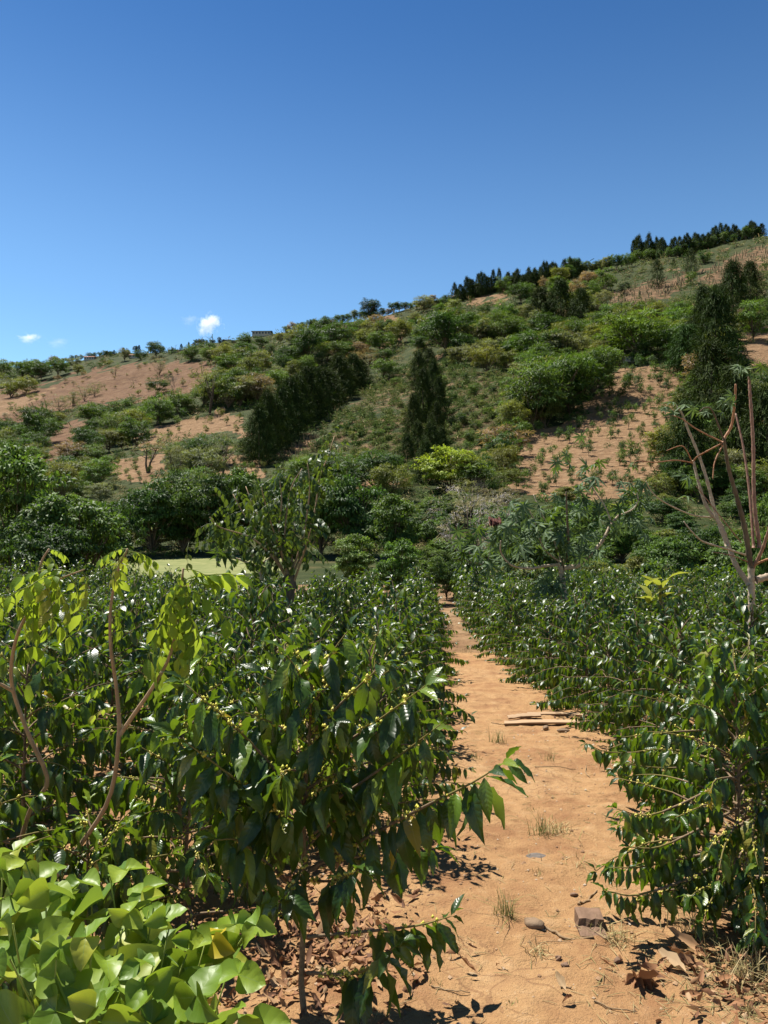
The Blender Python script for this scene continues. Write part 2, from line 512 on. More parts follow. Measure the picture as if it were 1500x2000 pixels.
M_LITTER = rnd_mat('dry_leaf', [(0.0, (0.14, 0.065, 0.035)), (0.35, (0.30, 0.14, 0.065)), (0.7, (0.44, 0.22, 0.10)), (1.0, (0.52, 0.36, 0.20))], 0.75, 0.12)
M_DRYGRASS = rnd_mat('dry_grass', [(0.0, (0.42, 0.33, 0.14)), (0.7, (0.55, 0.44, 0.22)), (1.0, (0.33, 0.33, 0.10))], 0.7, 0.15)
M_GREENGRASS = rnd_mat('green_grass', [(0.0, (0.13, 0.18, 0.045)), (0.6, (0.24, 0.25, 0.07)), (1.0, (0.42, 0.36, 0.15))], 0.6, 0.2)

# ------------------------------------------------------------------ land cover
def inside(px, py, poly):
    c = np.zeros(np.shape(px), bool); n = len(poly)
    for i in range(n):
        x1, y1 = poly[i]; x2, y2 = poly[(i + 1) % n]
        cond = (y1 > py) != (y2 > py)
        xx = (x2 - x1) * (py - y1) / ((y2 - y1) + 1e-9) + x1
        c ^= cond & (px < xx)
    return c

SOIL = [  # (polygon in the photograph, kind) 1 = orange soil, 2 = brown dry grass, 3 = soil with stalks
    ([(-200, 770), (60, 758), (130, 738), (215, 716), (290, 708), (420, 712), (400, 745), (370, 768), (330, 778), (250, 782), (190, 792), (120, 800), (40, 818), (-200, 850)], 2),
    ([(-200, 800), (40, 775), (85, 765), (70, 790), (0, 812), (-200, 840)], 1),
    ([(100, 850), (140, 820), (180, 822), (160, 850), (120, 900), (90, 910)], 2),
    ([(250, 870), (310, 830), (385, 808), (440, 800), (480, 820), (480, 850), (430, 845), (360, 865), (300, 885)], 1),
    ([(205, 900), (300, 890), (330, 920), (340, 960), (300, 965), (230, 940)], 1),
    ([(390, 900), (420, 880), (480, 890), (530, 915), (520, 935), (440, 925)], 1),
    ([(985, 965), (995, 900), (1015, 860), (1110, 820), (1150, 780), (1215, 716), (1365, 708), (1350, 745), (1320, 800), (1300, 880), (1290, 960), (1200, 985), (1060, 975)], 1),
    ([(1185, 600), (1190, 575), (1250, 555), (1340, 530), (1345, 552), (1300, 580), (1260, 600)], 3),
    ([(1355, 540), (1420, 505), (1470, 480), (1520, 480), (1520, 525), (1420, 560), (1370, 560)], 3),
    ([(1430, 662), (1520, 640), (1520, 720), (1430, 706)], 1),
    ([(1465, 505), (1520, 490), (1520, 520), (1480, 525)], 1),
    ([(640, 655), (635, 632), (665, 622), (680, 628), (650, 660)], 3),
    ([(755, 612), (765, 610), (790, 650), (780, 655)], 1),
    ([(920, 585), (1000, 572), (990, 586), (915, 600)], 1),
    ([(845, 692), (870, 692), (868, 708), (845, 708)], 1),
    ([(938, 890), (955, 838), (963, 838), (950, 895)], 1),
    ([(1000, 735), (1012, 728), (1005, 755), (998, 760)], 1),
    ([(690, 940), (760, 930), (810, 930), (800, 945), (690, 955)], 1),
    ([(540, 885), (600, 850), (640, 850), (620, 880), (560, 900)], 3),
]
COFFEE_A = [(560, 925), (640, 845), (700, 775), (760, 735), (830, 700), (990, 740), (1000, 870), (950, 940), (690, 945)]
COFFEE_B = [(1180, 645), (1240, 590), (1300, 600), (1420, 560), (1500, 520), (1500, 620), (1380, 640), (1300, 640)]
def soil_mask(px, py):
    a = np.zeros(np.shape(px)); b = np.zeros(np.shape(px))
    for poly, k in SOIL:
        q = inside(px, py, poly)
        if k == 2: b = np.where(q, 1.0, b)
        elif k == 3: b = np.where(q, 0.5, b); a = np.where(q, 0.26, a)
        else: a = np.where(q, 1.0, a); b = np.where(q, 0.0, b)
    return a, b

def hill_mat():
    m, n, l = new_mat('hill_ground')
    geo = n.new('ShaderNodeNewGeometry'); pos = geo.outputs['Position']
    n1 = noise_n(n, l, 0.045, 5, 0.6, pos); n2 = noise_n(n, l, 0.9, 5, 0.65, pos); n3 = noise_n(n, l, 0.25, 4, 0.6, pos)
    sa = n.new('ShaderNodeAttribute'); sa.attribute_name = 'soil'
    sb = n.new('ShaderNodeAttribute'); sb.attribute_name = 'dry'
    green = ramp(n, l, n3, [(0.3, (0.030, 0.048, 0.014)), (0.55, (0.062, 0.075, 0.024)), (0.78, (0.15, 0.115, 0.05))])
    soil = ramp(n, l, n2, [(0.25, (0.18, 0.098, 0.05)), (0.5, (0.30, 0.182, 0.095)), (0.8, (0.42, 0.285, 0.165))])
    dry = ramp(n, l, n3, [(0.3, (0.125, 0.066, 0.036)), (0.5, (0.195, 0.108, 0.058)), (0.75, (0.26, 0.165, 0.09))])
    fa = math_n(n, l, 'SMOOTH_MIN', 1.0, math_n(n, l, 'MULTIPLY', math_n(n, l, 'SUBTRACT', math_n(n, l, 'ADD', sa.outputs['Fac'], n3), 0.78), 5.0), 0.1)
    fa = math_n(n, l, 'MAXIMUM', fa, 0.0)
    fb = math_n(n, l, 'MINIMUM', math_n(n, l, 'MAXIMUM', math_n(n, l, 'MULTIPLY', math_n(n, l, 'SUBTRACT', math_n(n, l, 'ADD', sb.outputs['Fac'], n3), 0.8), 4.0), 0.0), 1.0)
    col = mixc(n, l, fb, green, dry)
    col = mixc(n, l, fa, col, soil)
    p = n.new('ShaderNodeBsdfPrincipled'); l.new(col, p.inputs['Base Color'])
    p.inputs['Roughness'].default_value = 0.95; p.inputs['Specular IOR Level'].default_value = 0.1
    b = n.new('ShaderNodeBump'); b.inputs['Strength'].default_value = 0.8; b.inputs['Distance'].default_value = 0.5
    sz = n.new('ShaderNodeSeparateXYZ'); l.new(pos, sz.inputs[0])
    step = math_n(n, l, 'FRACT', math_n(n, l, 'ADD', math_n(n, l, 'MULTIPLY', sz.outputs['Z'], 0.55), math_n(n, l, 'MULTIPLY', n1, 5.0)))
    hh = math_n(n, l, 'ADD', n2, math_n(n, l, 'MULTIPLY', math_n(n, l, 'MULTIPLY', step, 1.1), math_n(n, l, 'MAXIMUM', fa, math_n(n, l, 'MULTIPLY', fb, 0.4))))
    b.inputs['Distance'].default_value = 0.8
    l.new(hh, b.inputs['Height']); l.new(b.outputs[0], p.inputs['Normal'])
    o = n.new('ShaderNodeOutputMaterial'); l.new(p.outputs[0], o.inputs['Surface'])
    return m

def dirt_mat():
    global KCOL
    KCOL = 0.74
    m, n, l = new_mat('packed_dirt')
    geo = n.new('ShaderNodeNewGeometry'); pos = geo.outputs['Position']
    n1 = noise_n(n, l, 0.9, 6, 0.6, pos); n2 = noise_n(n, l, 7.0, 6, 0.65, pos); n3 = noise_n(n, l, 90.0, 4, 0.7, pos)
    c = ramp(n, l, n1, [(0.28, (0.31, 0.155, 0.068)), (0.5, (0.43, 0.252, 0.114)), (0.72, (0.52, 0.335, 0.17))])
    d = ramp(n, l, n2, [(0.3, (0.27, 0.13, 0.058)), (0.55, (0.43, 0.252, 0.114)), (0.75, (0.54, 0.36, 0.195))])
    c = mixc(n, l, 0.5, c, d)
    c = mixc(n, l, math_n(n, l, 'MULTIPLY', ramp(n, l, n3, [(0.5, (0, 0, 0)), (0.72, (1, 1, 1))]), 0.5), c, (0.25, 0.13, 0.07))
    vo = n.new('ShaderNodeTexVoronoi'); vo.inputs['Scale'].default_value = 60.0; l.new(pos, vo.inputs['Vector'])
    sp = math_n(n, l, 'MULTIPLY', math_n(n, l, 'LESS_THAN', vo.outputs['Distance'], 0.16), math_n(n, l, 'GREATER_THAN', n2, 0.55))
    c = mixc(n, l, math_n(n, l, 'MULTIPLY', sp, 0.5), c, (0.55, 0.42, 0.28))
    n4 = noise_n(n, l, 2.3, 5, 0.65, pos)
    c = mixc(n, l, math_n(n, l, 'MULTIPLY', ramp(n, l, n4, [(0.5, (0, 0, 0)), (0.66, (1, 1, 1))]), 0.75), c, (0.27, 0.13, 0.06))
    # drying cracks
    wp = n.new('ShaderNodeVectorMath'); wp.operation = 'MULTIPLY_ADD'
    nc = n.new('ShaderNodeTexNoise'); nc.inputs['Scale'].default_value = 3.0; l.new(pos, nc.inputs['Vector'])
    l.new(nc.outputs['Color'], wp.inputs[0]); wp.inputs[1].default_value = (0.5, 0.5, 0.5); l.new(pos, wp.inputs[2])
    ck = n.new('ShaderNodeTexVoronoi'); ck.feature = 'DISTANCE_TO_EDGE'; ck.inputs['Scale'].default_value = 4.5; l.new(wp.outputs[0], ck.inputs['Vector'])
    crack = math_n(n, l, 'MULTIPLY', math_n(n, l, 'LESS_THAN', ck.outputs['Distance'], 0.018), math_n(n, l, 'GREATER_THAN', n1, 0.52))
    c = mixc(n, l, math_n(n, l, 'MULTIPLY', crack, 0.45), c, (0.22, 0.11, 0.055))
    p = n.new('ShaderNodeBsdfPrincipled'); l.new(c, p.inputs['Base Color'])
    p.inputs['Roughness'].default_value = 0.92; p.inputs['Specular IOR Level'].default_value = 0.15
    hgt = math_n(n, l, 'SUBTRACT', math_n(n, l, 'ADD', math_n(n, l, 'MULTIPLY', n2, 1.0), math_n(n, l, 'MULTIPLY', n3, 0.35)), math_n(n, l, 'MULTIPLY', crack, 0.3))
    b = n.new('ShaderNodeBump'); b.inputs['Strength'].default_value = 1.0; b.inputs['Distance'].default_value = 0.035
    KCOL = 0.64
    l.new(hgt, b.inputs['Height']); l.new(b.outputs[0], p.inputs['Normal'])
    o = n.new('ShaderNodeOutputMaterial'); l.new(p.outputs[0], o.inputs['Surface'])
    return m

def build_ground():
    xs = np.unique(np.concatenate([np.linspace(-18.2, -2, 40), np.linspace(-2, -0.6, 40), np.linspace(-0.6, 3.2, 170), np.linspace(3.2, 18.2, 46)]))
    ys = np.unique(np.concatenate([np.linspace(-8, 2, 14), np.linspace(2, 7, 240), np.linspace(7, 12, 90), np.linspace(12, 15, 20)]))
    X, Y = np.meshgrid(xs, ys, indexing='ij')
    Z = gz(X, Y) + near_bump(X, Y)
    m = len(ys)
    I, J = np.meshgrid(np.arange(len(xs) - 1), np.arange(m - 1), indexing='ij')
    a = (I * m + J).ravel()
    Q = np.stack([a, a + m, a + m + 1, a + 1], 1)
    o = link('ground', np_mesh('ground', np.stack([X, Y, Z], -1).reshape(-1, 3), Q, dirt_mat()))
    tag(o, kind='structure')

def build_hill():
    pxs = np.arange(-900, 2401, 9.0)
    ys = np.exp(np.linspace(math.log(15.0), math.log(2000.0), 330))
    PX, Y = np.meshgrid(pxs, ys, indexing='ij')
    X = (PX - 750) / F * Y
    Z = gz(X, Y)
    Z[:, 0] = gz(X[:, 0], np.full(len(pxs), 15.0)) + near_bump(X[:, 0], np.full(len(pxs), 15.0))
    V = np.stack([X, Y, Z], -1).reshape(-1, 3)
    qx, qy = project(V[:, 0], V[:, 1], V[:, 2])
    wob = fbm(V[:, 0] / 7.0, V[:, 1] / 11.0, 12, 3) * 46; wob2 = fbm(V[:, 0] / 7.0, V[:, 1] / 11.0, 17, 3) * 34
    a, b = soil_mask(qx + wob, qy + wob2)
    a = np.maximum(a, np.clip((fbm(V[:, 0] / 30.0, V[:, 1] / 30.0, 23, 4) - 0.24) * 9, 0, 0.7))
    cof = inside(qx + wob * .5, qy + wob2 * .5, COFFEE_A) | inside(qx + wob * .5, qy + wob2 * .5, COFFEE_B)
    b = np.where(cof, 0.36, b)
    far = V[:, 1] < 36
    a = np.where(far, 0.75, a)
    m = len(ys)
    I, J = np.meshgrid(np.arange(len(pxs) - 1), np.arange(m - 1), indexing='ij')
    k = (I * m + J).ravel()
    Q = np.stack([k, k + m, k + m + 1, k + 1], 1)
    cx = V[Q].mean(1)
    fld = (cx[:, 1] > 37) & (cx[:, 1] < 57 + 2 * np.sin(cx[:, 0] * 0.4)) & (cx[:, 0] > -21.5) & (cx[:, 0] < -7.6 + 1.2 * np.sin(cx[:, 1] * 0.7))
    def sub(name, sel, mat):
        q = Q[sel]; u, inv = np.unique(q, return_inverse=True)
        me = np_mesh(name, V[u], inv.reshape(q.shape), mat)
        for nm, arr in (('soil', a), ('dry', b)):
            at_ = me.attributes.new(nm, 'FLOAT', 'POINT'); at_.data.foreach_set('value', arr[u].astype(np.float32))
        return tag(link(name, me), kind='structure')
    sub('hill', ~fld, hill_mat())
    fm = rough_mat('mown_grass', (0.17, 0.21, 0.05), (0.36, 0.35, 0.13), 1.3, rough=0.9, bump=0.5, dist=0.05)
    sub('grass_field', fld, fm)

build_ground()
build_hill()
#==SPLIT==
# ------------------------------------------------------------------ coffee shrubs
UP = np.array([0.0, 0.0, 1.0])
NEAR_LEAVES = []
for i in range(7):
    NEAR_LEAVES.append(leaf_tmpl(7, 4, R.uniform(0.31, 0.41), R.uniform(0.15, 0.65), R.uniform(0.1, 0.6), R.uniform(0.03, 0.065), R.integers(4, 6), twist=R.uniform(-0.9, 0.9), petiole=0.05))
LEAF_MESH = [np_mesh('leaf', v, q, M_COFFEE, u) for v, q, u in NEAR_LEAVES]
YOUNG_MESH = [np_mesh('young_leaf', v, q, M_YOUNG, u) for v, q, u in NEAR_LEAVES[:4]]
YELLOW_MESH = [np_mesh('yellow_leaf', v, q, M_YELLOW, u) for v, q, u in NEAR_LEAVES[:2]]
LOW_LEAVES = [leaf_tmpl(3, 2, R.uniform(0.32, 0.42), R.uniform(0.2, 0.6), R.uniform(0.1, 0.6), 0.0, 1, petiole=0.04) for i in range(3)]

def branch_line(p0, az, el, L, droop, rng, n=9):
    s = np.linspace(0, 1, n)
    d = np.array([math.cos(az), math.sin(az)])
    r = L * s * math.cos(el)
    wob = np.cumsum(rng.normal(0, 0.015, n)) * L
    P = np.empty((n, 3))
    P[:, 0] = p0[0] + d[0] * r - d[1] * wob; P[:, 1] = p0[1] + d[1] * r + d[0] * wob
    P[:, 2] = p0[2] + L * s * math.sin(el) - droop * (L * s) ** 2
    return P

def leaves_along(P, rng, leaf, start=0.25, step=0.042, hang=1.0):
    seg = np.linalg.norm(np.diff(P, axis=0), axis=1); cum = np.concatenate([[0], np.cumsum(seg)]); L = cum[-1]
    s = np.arange(start * L + rng.uniform(0, step), L, step)
    if len(s) == 0: return None
    pos = np.stack([np.interp(s, cum, P[:, k]) for k in range(3)], 1)
    q = np.clip(np.searchsorted(cum, s) - 1, 0, len(seg) - 1)
    T = (np.diff(P, axis=0) / (seg[:, None] + 1e-9))[q]
    side = np.cross(T, UP); side /= np.linalg.norm(side, axis=1)[:, None] + 1e-9
    N = len(s)
    pos2 = np.concatenate([pos, pos]); T2 = np.concatenate([T, T]); sd = np.concatenate([side, -side])
    frac = np.concatenate([s, s]) / L
    keep = rng.random(2 * N) < (0.93 - 0.25 * (frac < 0.45))
    pos2, T2, sd, frac = pos2[keep], T2[keep], sd[keep], frac[keep]
    N = len(pos2)
    dn = rng.uniform(0.5, 1.8, N) * hang * np.where(frac > 0.93, 0.25, 1.0)
    y = sd * rng.uniform(0.45, 0.8, N)[:, None] + T2 * rng.uniform(0.3, 0.7, N)[:, None] - UP * dn[:, None] + rng.normal(0, 0.16, (N, 3))
    zr = UP * 0.55 + sd * 0.75 + T2 * 0.35 + rng.normal(0, 0.28, (N, 3))
    sc = leaf * rng.uniform(0.72, 1.22, N) * np.where(frac > 0.9, 0.72, 1.0)
    # the growing tip: a few small upright young leaves
    k = 3
    tp = np.repeat(P[-1][None], k, 0); tt = np.repeat(T[-1][None], k, 0)
    ty = tt * 0.8 + UP * rng.uniform(-0.3, 0.5, k)[:, None] + rng.normal(0, 0.35, (k, 3))
    pos2 = np.concatenate([pos2, tp]); y = np.concatenate([y, ty]); zr = np.concatenate([zr, UP + rng.normal(0, 0.4, (k, 3))])
    sc = np.concatenate([sc, leaf * rng.uniform(0.4, 0.75, k)]); frac = np.concatenate([frac, np.full(k, 1.0)])
    return frames(pos2, y, zr, sc), frac

def shrub_plan(rng, h, r, nb, leaf, low=0.1, start=0.22, step=0.042):
    stem = np.stack([np.cumsum(rng.normal(0, 0.008, 9)), np.cumsum(rng.normal(0, 0.008, 9)), np.linspace(-0.06, h * 0.97, 9)], 1)
    stem[:, :2] -= stem[0, :2]
    br = []
    for i in range(nb):
        t = low + (1 - low) * (i + 0.5) / nb
        p0 = np.array([np.interp(t, np.linspace(0, 1, 9), stem[:, k]) for k in range(3)])
        L = r * (1.08 - 0.72 * max(0, (t - 0.3) / 0.7) ** 1.4) * rng.uniform(0.75, 1.18)
        el = math.radians(13 + 46 * t ** 1.5 + rng.uniform(-10, 10))
        br.append(branch_line(p0, 2.4 * i + rng.uniform(-0.4, 0.4), el, L, rng.uniform(0.25, 0.75), rng))
    return stem, br

def bud_cluster_geo(rng, P, g, frac_lo=0.12, frac_hi=0.88, step=0.042, size=0.006, per=9):
    seg = np.linalg.norm(np.diff(P, axis=0), axis=1); cum = np.concatenate([[0], np.cumsum(seg)]); L = cum[-1]
    oct_v = np.array([(1, 0, 0), (0, 1, 0), (-1, 0, 0), (0, -1, 0), (0, 0, 1.35), (0, 0, -1.0)], float)
    oct_q = np.array([(4, 0, 1, 4), (4, 1, 2, 4), (4, 2, 3, 4), (4, 3, 0, 4), (5, 1, 0, 5), (5, 2, 1, 5), (5, 3, 2, 5), (5, 0, 3, 5)])
    for s in np.arange(L * frac_lo, L * frac_hi, step):
        c = np.array([np.interp(s, cum, P[:, k]) for k in range(3)])
        if rng.random() < 0.25: continue
        for k in range(rng.integers(per // 2, per + 2)):
            o = rng.normal(0, 1, 3); o /= np.linalg.norm(o)
            V = oct_v * size * rng.uniform(0.4, 1.15) + c + o * size * rng.uniform(0.8, 2.4)
            g.add(V, oct_q[:, [0, 1, 2]][:, [0, 1, 2, 2]], rnd=rng.random())

def tri_mesh(name, g, mat):
    V = np.concatenate(g.V); Q = np.concatenate(g.Q)[:, :3]
    return np_mesh(name, V, Q, mat, None, np.concatenate(g.r))

def near_shrub(x, y, h, r, nb, leaf, label, group, seed, extra=(), buds=0.6, young_top=0.36, low=0.1, start=0.22, step=0.042, nmax=300, stem_r=0.013, bud_size=0.0055):
    """a coffee shrub near the camera: stem, branches, single leaves, flower buds"""
    rng = np.random.default_rng(seed)
    base = Vector((x, y, gnd(x, y)))
    t = thing('coffee_shrub', label, 'coffee shrub', base, group)
    stem, br = shrub_plan(rng, h, r, nb, leaf, low, start, step)
    for e in extra:
        br.append(curve_pts([Vector(p) - base for p in e], 10))
    V, Q, U = tube(stem, np.linspace(stem_r, 0.004, len(stem)), 8)
    link('stem', np_mesh('stem', V, Q, M_STEM, U), t)
    Ms, fr, top = [], [], []
    bg = Geo()
    nbr = len(br)
    for i, P in enumerate(br):
        L = float(np.linalg.norm(np.diff(P, axis=0), axis=1).sum())
        V, Q, U = tube(P, np.linspace(0.0048 + 0.003 * L, 0.0018, len(P)), 6)
        mi = (np.arange(len(Q)) // 6 >= 4).astype(int)
        link('branch', np_mesh('branch', V, Q, [M_STEM, M_TWIG], U, None, True, mi), t)
        a = leaves_along(P, rng, leaf, start if i < nb else 0.35, step)
        if a is None: continue
        Ms.append(a[0]); fr.append(a[1]); top.append(np.full(len(a[1]), 1.0 if i > nbr * 0.82 and i < nb else 0.0))
        if rng.random() < buds: bud_cluster_geo(rng, P, bg, size=bud_size)
    M = np.concatenate(Ms); fr = np.concatenate(fr); top = np.concatenate(top)
    if bg.n:
        tag(link('flower_buds', tri_mesh('flower_buds', bg, M_BUD), t), kind='stuff')
    cam_l = np.array([-base.x, -base.y, CAMZ - base.z])
    d = np.linalg.norm(M[:, :3, 3] - cam_l, axis=1) / np.linalg.norm(M[:, :3, 1], axis=1)
    order = np.argsort(d)
    for k in order[:nmax]:
        u = rng.random()
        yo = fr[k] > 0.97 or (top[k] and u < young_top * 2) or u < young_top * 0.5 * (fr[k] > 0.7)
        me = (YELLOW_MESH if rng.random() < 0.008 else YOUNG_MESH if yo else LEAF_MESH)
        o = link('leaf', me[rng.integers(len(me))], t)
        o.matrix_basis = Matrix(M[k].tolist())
    rest = order[nmax:]
    if len(rest):
        g = Geo()
        for j, tm in enumerate(NEAR_LEAVES[:4]):
            idx = rest[j::4]
            if len(idx):
                V, Q, U, rr = merge(tm, M[idx], rng.random(len(idx))); g.add(V, Q, U, rr)
        tag(link('foliage', g.mesh('foliage', M_COFFEE), t), kind='stuff')
    return t

# --- the rows, following the dirt path
def xl(y): return float(np.interp(y, [2.0, 2.8, 4.5, 6.2, 8.4, 13, 25, 40], [-0.42, -0.29, -0.08, 0.04, 0.22, 0.52, 1.22, 2.3]))
def xr(y): return float(np.interp(y, [2.6, 3.2, 4.4, 6.2, 8.4, 13, 25, 40], [1.32, 1.58, 2.06, 2.42, 2.50, 2.44, 2.95, 3.7]))

CS = Vector((-0.29, 2.8, 0)); CS.z = gnd(CS.x, CS.y)
def arm(py0, *pts):
    return [at(600, py0, 2.8)] + [at(*p) for p in pts]
near_shrub(CS.x, CS.y, 1.31, 0.50, 32, 0.150, 'large coffee shrub with yellow flower buds and bare lower stem left of the path', 'coffee shrubs lining the left side of the path', 101,
    extra=[arm(1700, (800, 1590, 2.62), (920, 1530, 2.5), (988, 1487, 2.42)),
           arm(1600, (760, 1490, 2.6), (860, 1415, 2.5)),
           arm(1500, (720, 1420, 2.6), (830, 1340, 2.5)),
           arm(1440, (680, 1360, 2.6), (745, 1300, 2.5)),
           arm(1640, (470, 1530, 2.6), (350, 1440, 2.5)),
           arm(1580, (480, 1440, 2.6), (360, 1335, 2.5)),
           arm(1660, (500, 1600, 2.7), (410, 1560, 2.6)),
           arm(1720, (650, 1720, 2.6), (700, 1700, 2.4)),
           arm(1830, (800, 1810, 2.85), (880, 1790, 2.9)),
           arm(1900, (700, 1900, 2.5), (770, 1850, 2.35)),
           arm(1760, (480, 1650, 2.6), (420, 1640, 2.5))],
    buds=0.97, low=0.42, nmax=300, step=0.042, young_top=0.45, bud_size=0.0072)

LP = 'coffee shrubs lining the left side of the path'
RP = 'coffee shrubs lining the right side of the path'
LB = 'coffee shrubs in the block left of the path'
RB = 'coffee shrubs in the block right of the path'
near_shrub(1.72, 3.6, 1.16, 0.60, 60, 0.105, 'dense dark coffee shrub at the right edge with low branches over dry leaves', RP, 201, buds=0.6, low=0.06, step=0.036,
    extra=[[Vector((1.7, 3.6, .12)), at(1270, 1690, 3.4), at(1190, 1695, 3.3)], [Vector((1.7, 3.6, .06)), at(1260, 1745, 3.3), at(1185, 1740, 3.2)],
           [Vector((1.7, 3.6, .45)), at(1280, 1590, 3.5), at(1205, 1580, 3.4)], [Vector((1.7, 3.6, .3)), at(1300, 1650, 3.4), at(1230, 1655, 3.35)], [Vector((1.7, 3.6, .1)), at(1330, 1730, 3.4), at(1290, 1770, 3.35)],
           [Vector((1.75, 3.55, .15)), at(1400, 1740, 3.35), at(1370, 1800, 3.2)], [Vector((1.75, 3.55, .2)), at(1450, 1720, 3.35), at(1440, 1790, 3.2)], [Vector((1.8, 3.55, .2)), at(1490, 1720, 3.35), at(1500, 1780, 3.2)], [Vector((1.75, 3.55, .35)), at(1420, 1640, 3.3), at(1400, 1720, 3.15)], [Vector((1.8, 3.55, .4)), at(1470, 1620, 3.3), at(1480, 1690, 3.15)]])
near_shrub(2.08, 4.4, 1.12, 0.62, 54, 0.105, 'coffee shrub behind the nearest right hand one leaning over the path', RP, 202, buds=0.5, low=0.06,
    extra=[[Vector((2.0, 4.3, .3)), at(1300, 1500, 4.2), at(1215, 1490, 4.1)], [Vector((2.0, 4.3, .5)), at(1310, 1430, 4.2), at(1215, 1440, 4.1)]])
near_shrub(2.30, 5.3, 1.16, 0.64, 50, 0.105, 'coffee shrub beside the end of the wooden boards with its lowest branch near the soil', RP, 203, buds=0.4, low=0.06,
    extra=[[Vector((2.2, 5.3, .1)), at(1200, 1470, 5.2), at(1145, 1452, 5.1)]])
near_shrub(-0.10, 4.45, 1.20, 0.52, 40, 0.105, 'coffee shrub directly behind the large budding one with a grey log at its foot', LP, 102, buds=0.5, low=0.1)
near_shrub(0.0, 5.45, 1.20, 0.55, 40, 0.105, 'coffee shrub next behind the grey log on the left of the path', LP, 103, buds=0.4, low=0.08)
near_shrub(-1.12, 4.1, 1.22, 0.58, 36, 0.135, 'budding coffee shrub between the forked sapling and the large front shrub', LB, 104, buds=0.8, low=0.1)
near_shrub(-1.95, 4.0, 1.18, 0.6, 36, 0.135, 'coffee shrub at the left edge behind the forked sapling', LB, 105, buds=0.7, low=0.1)
near_shrub(-1.25, 3.15, 0.55, 0.45, 16, 0.11, 'low coffee shrub under the forked sapling behind the pale green leaves', LB, 106, buds=0.9, low=0.1)
near_shrub(2.45, 3.75, 1.14, 0.60, 50, 0.105, 'coffee shrub cut by the right edge beside the dense dark one', RB, 204, buds=0.4, low=0.08)
near_shrub(2.95, 4.5, 1.14, 0.62, 46, 0.105, 'coffee shrub at the right edge in the second row from the path', RB, 205, buds=0.4, low=0.08)
near_shrub(-0.92, 3.45, 0.95, 0.48, 30, 0.125, 'half height coffee shrub with yellow buds close behind the large front one', LB, 108, buds=0.9, low=0.1)
near_shrub(-1.72, 3.1, 0.85, 0.5, 30, 0.115, 'half height coffee shrub at the left edge behind the sapling stems', LB, 109, buds=0.7, low=0.08)
near_shrub(-0.62, 4.7, 1.22, 0.56, 40, 0.105, 'coffee shrub in the second row seen over the crown of the large budding shrub', LB, 107, buds=0.4, low=0.08)
USED = [(-0.29, 2.8), (1.72, 3.6), (2.08, 4.4), (2.3, 5.3), (-0.10, 4.45), (0.0, 5.45), (-1.12, 4.1), (-1.95, 4.0), (-1.25, 3.15), (2.45, 3.75), (2.95, 4.5), (-0.62, 4.7), (-0.92, 3.45), (-1.72, 3.1)]

# --- mid-distance shrubs: eight plants, each copied along the rows
def template_shrub(seed, h, r, nb, leaf, step, tm):
    rng = np.random.default_rng(seed)
    stem, br = shrub_plan(rng, h, r, nb, leaf, 0.05, 0.2, step)
    g = Geo(); s = Geo()
    V, Q, U = tube(stem, np.linspace(0.014, 0.004, len(stem)), 6); s.add(V, Q, U)
    for i, P in enumerate(br):
        V, Q, U = tube(P[::2], np.linspace(0.006, 0.002, len(P[::2])), 4, False); s.add(V, Q, U)
        a = leaves_along(P, rng, leaf, 0.2, step)
        if a is None: continue
        M, fr = a
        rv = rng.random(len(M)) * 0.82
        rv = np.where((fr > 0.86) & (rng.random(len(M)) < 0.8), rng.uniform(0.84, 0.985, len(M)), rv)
        for j, t3 in enumerate(tm):
            idx = np.arange(len(M))[j::len(tm)]
            if len(idx):
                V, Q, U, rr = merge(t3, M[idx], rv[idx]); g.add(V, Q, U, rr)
    return g, s

# the joined foliage uses only the leaf's own value, so that all shrubs keep young tips
def fixed_rnd(mat, name):
    m = mat.copy(); m.name = name
    for nd in m.node_tree.nodes:
        if nd.type == 'OBJECT_INFO': m.node_tree.nodes.remove(nd); break
    return m
M_COFFEE_F = fixed_rnd(M_COFFEE, 'coffee_foliage')
MID = []
for i in range(8):
    g, s = template_shrub(300 + i, R.uniform(1.15, 1.3), R.uniform(0.54, 0.64), 52, 0.112, 0.038, LOW_LEAVES)
    MID.append((g.mesh('foliage', M_COFFEE_F), s.mesh('stem', M_STEM)))

def place_mid(x, y, k, sc, label, group, rz):
    t = thing('coffee_shrub', label, 'coffee shrub', (x, y, gnd(x, y)), group, rz)
    t.scale = (sc * R.uniform(0.95, 1.08), sc * R.uniform(0.95, 1.08), sc)
    link('foliage', MID[k][0], t); link('stem', MID[k][1], t)
    return t

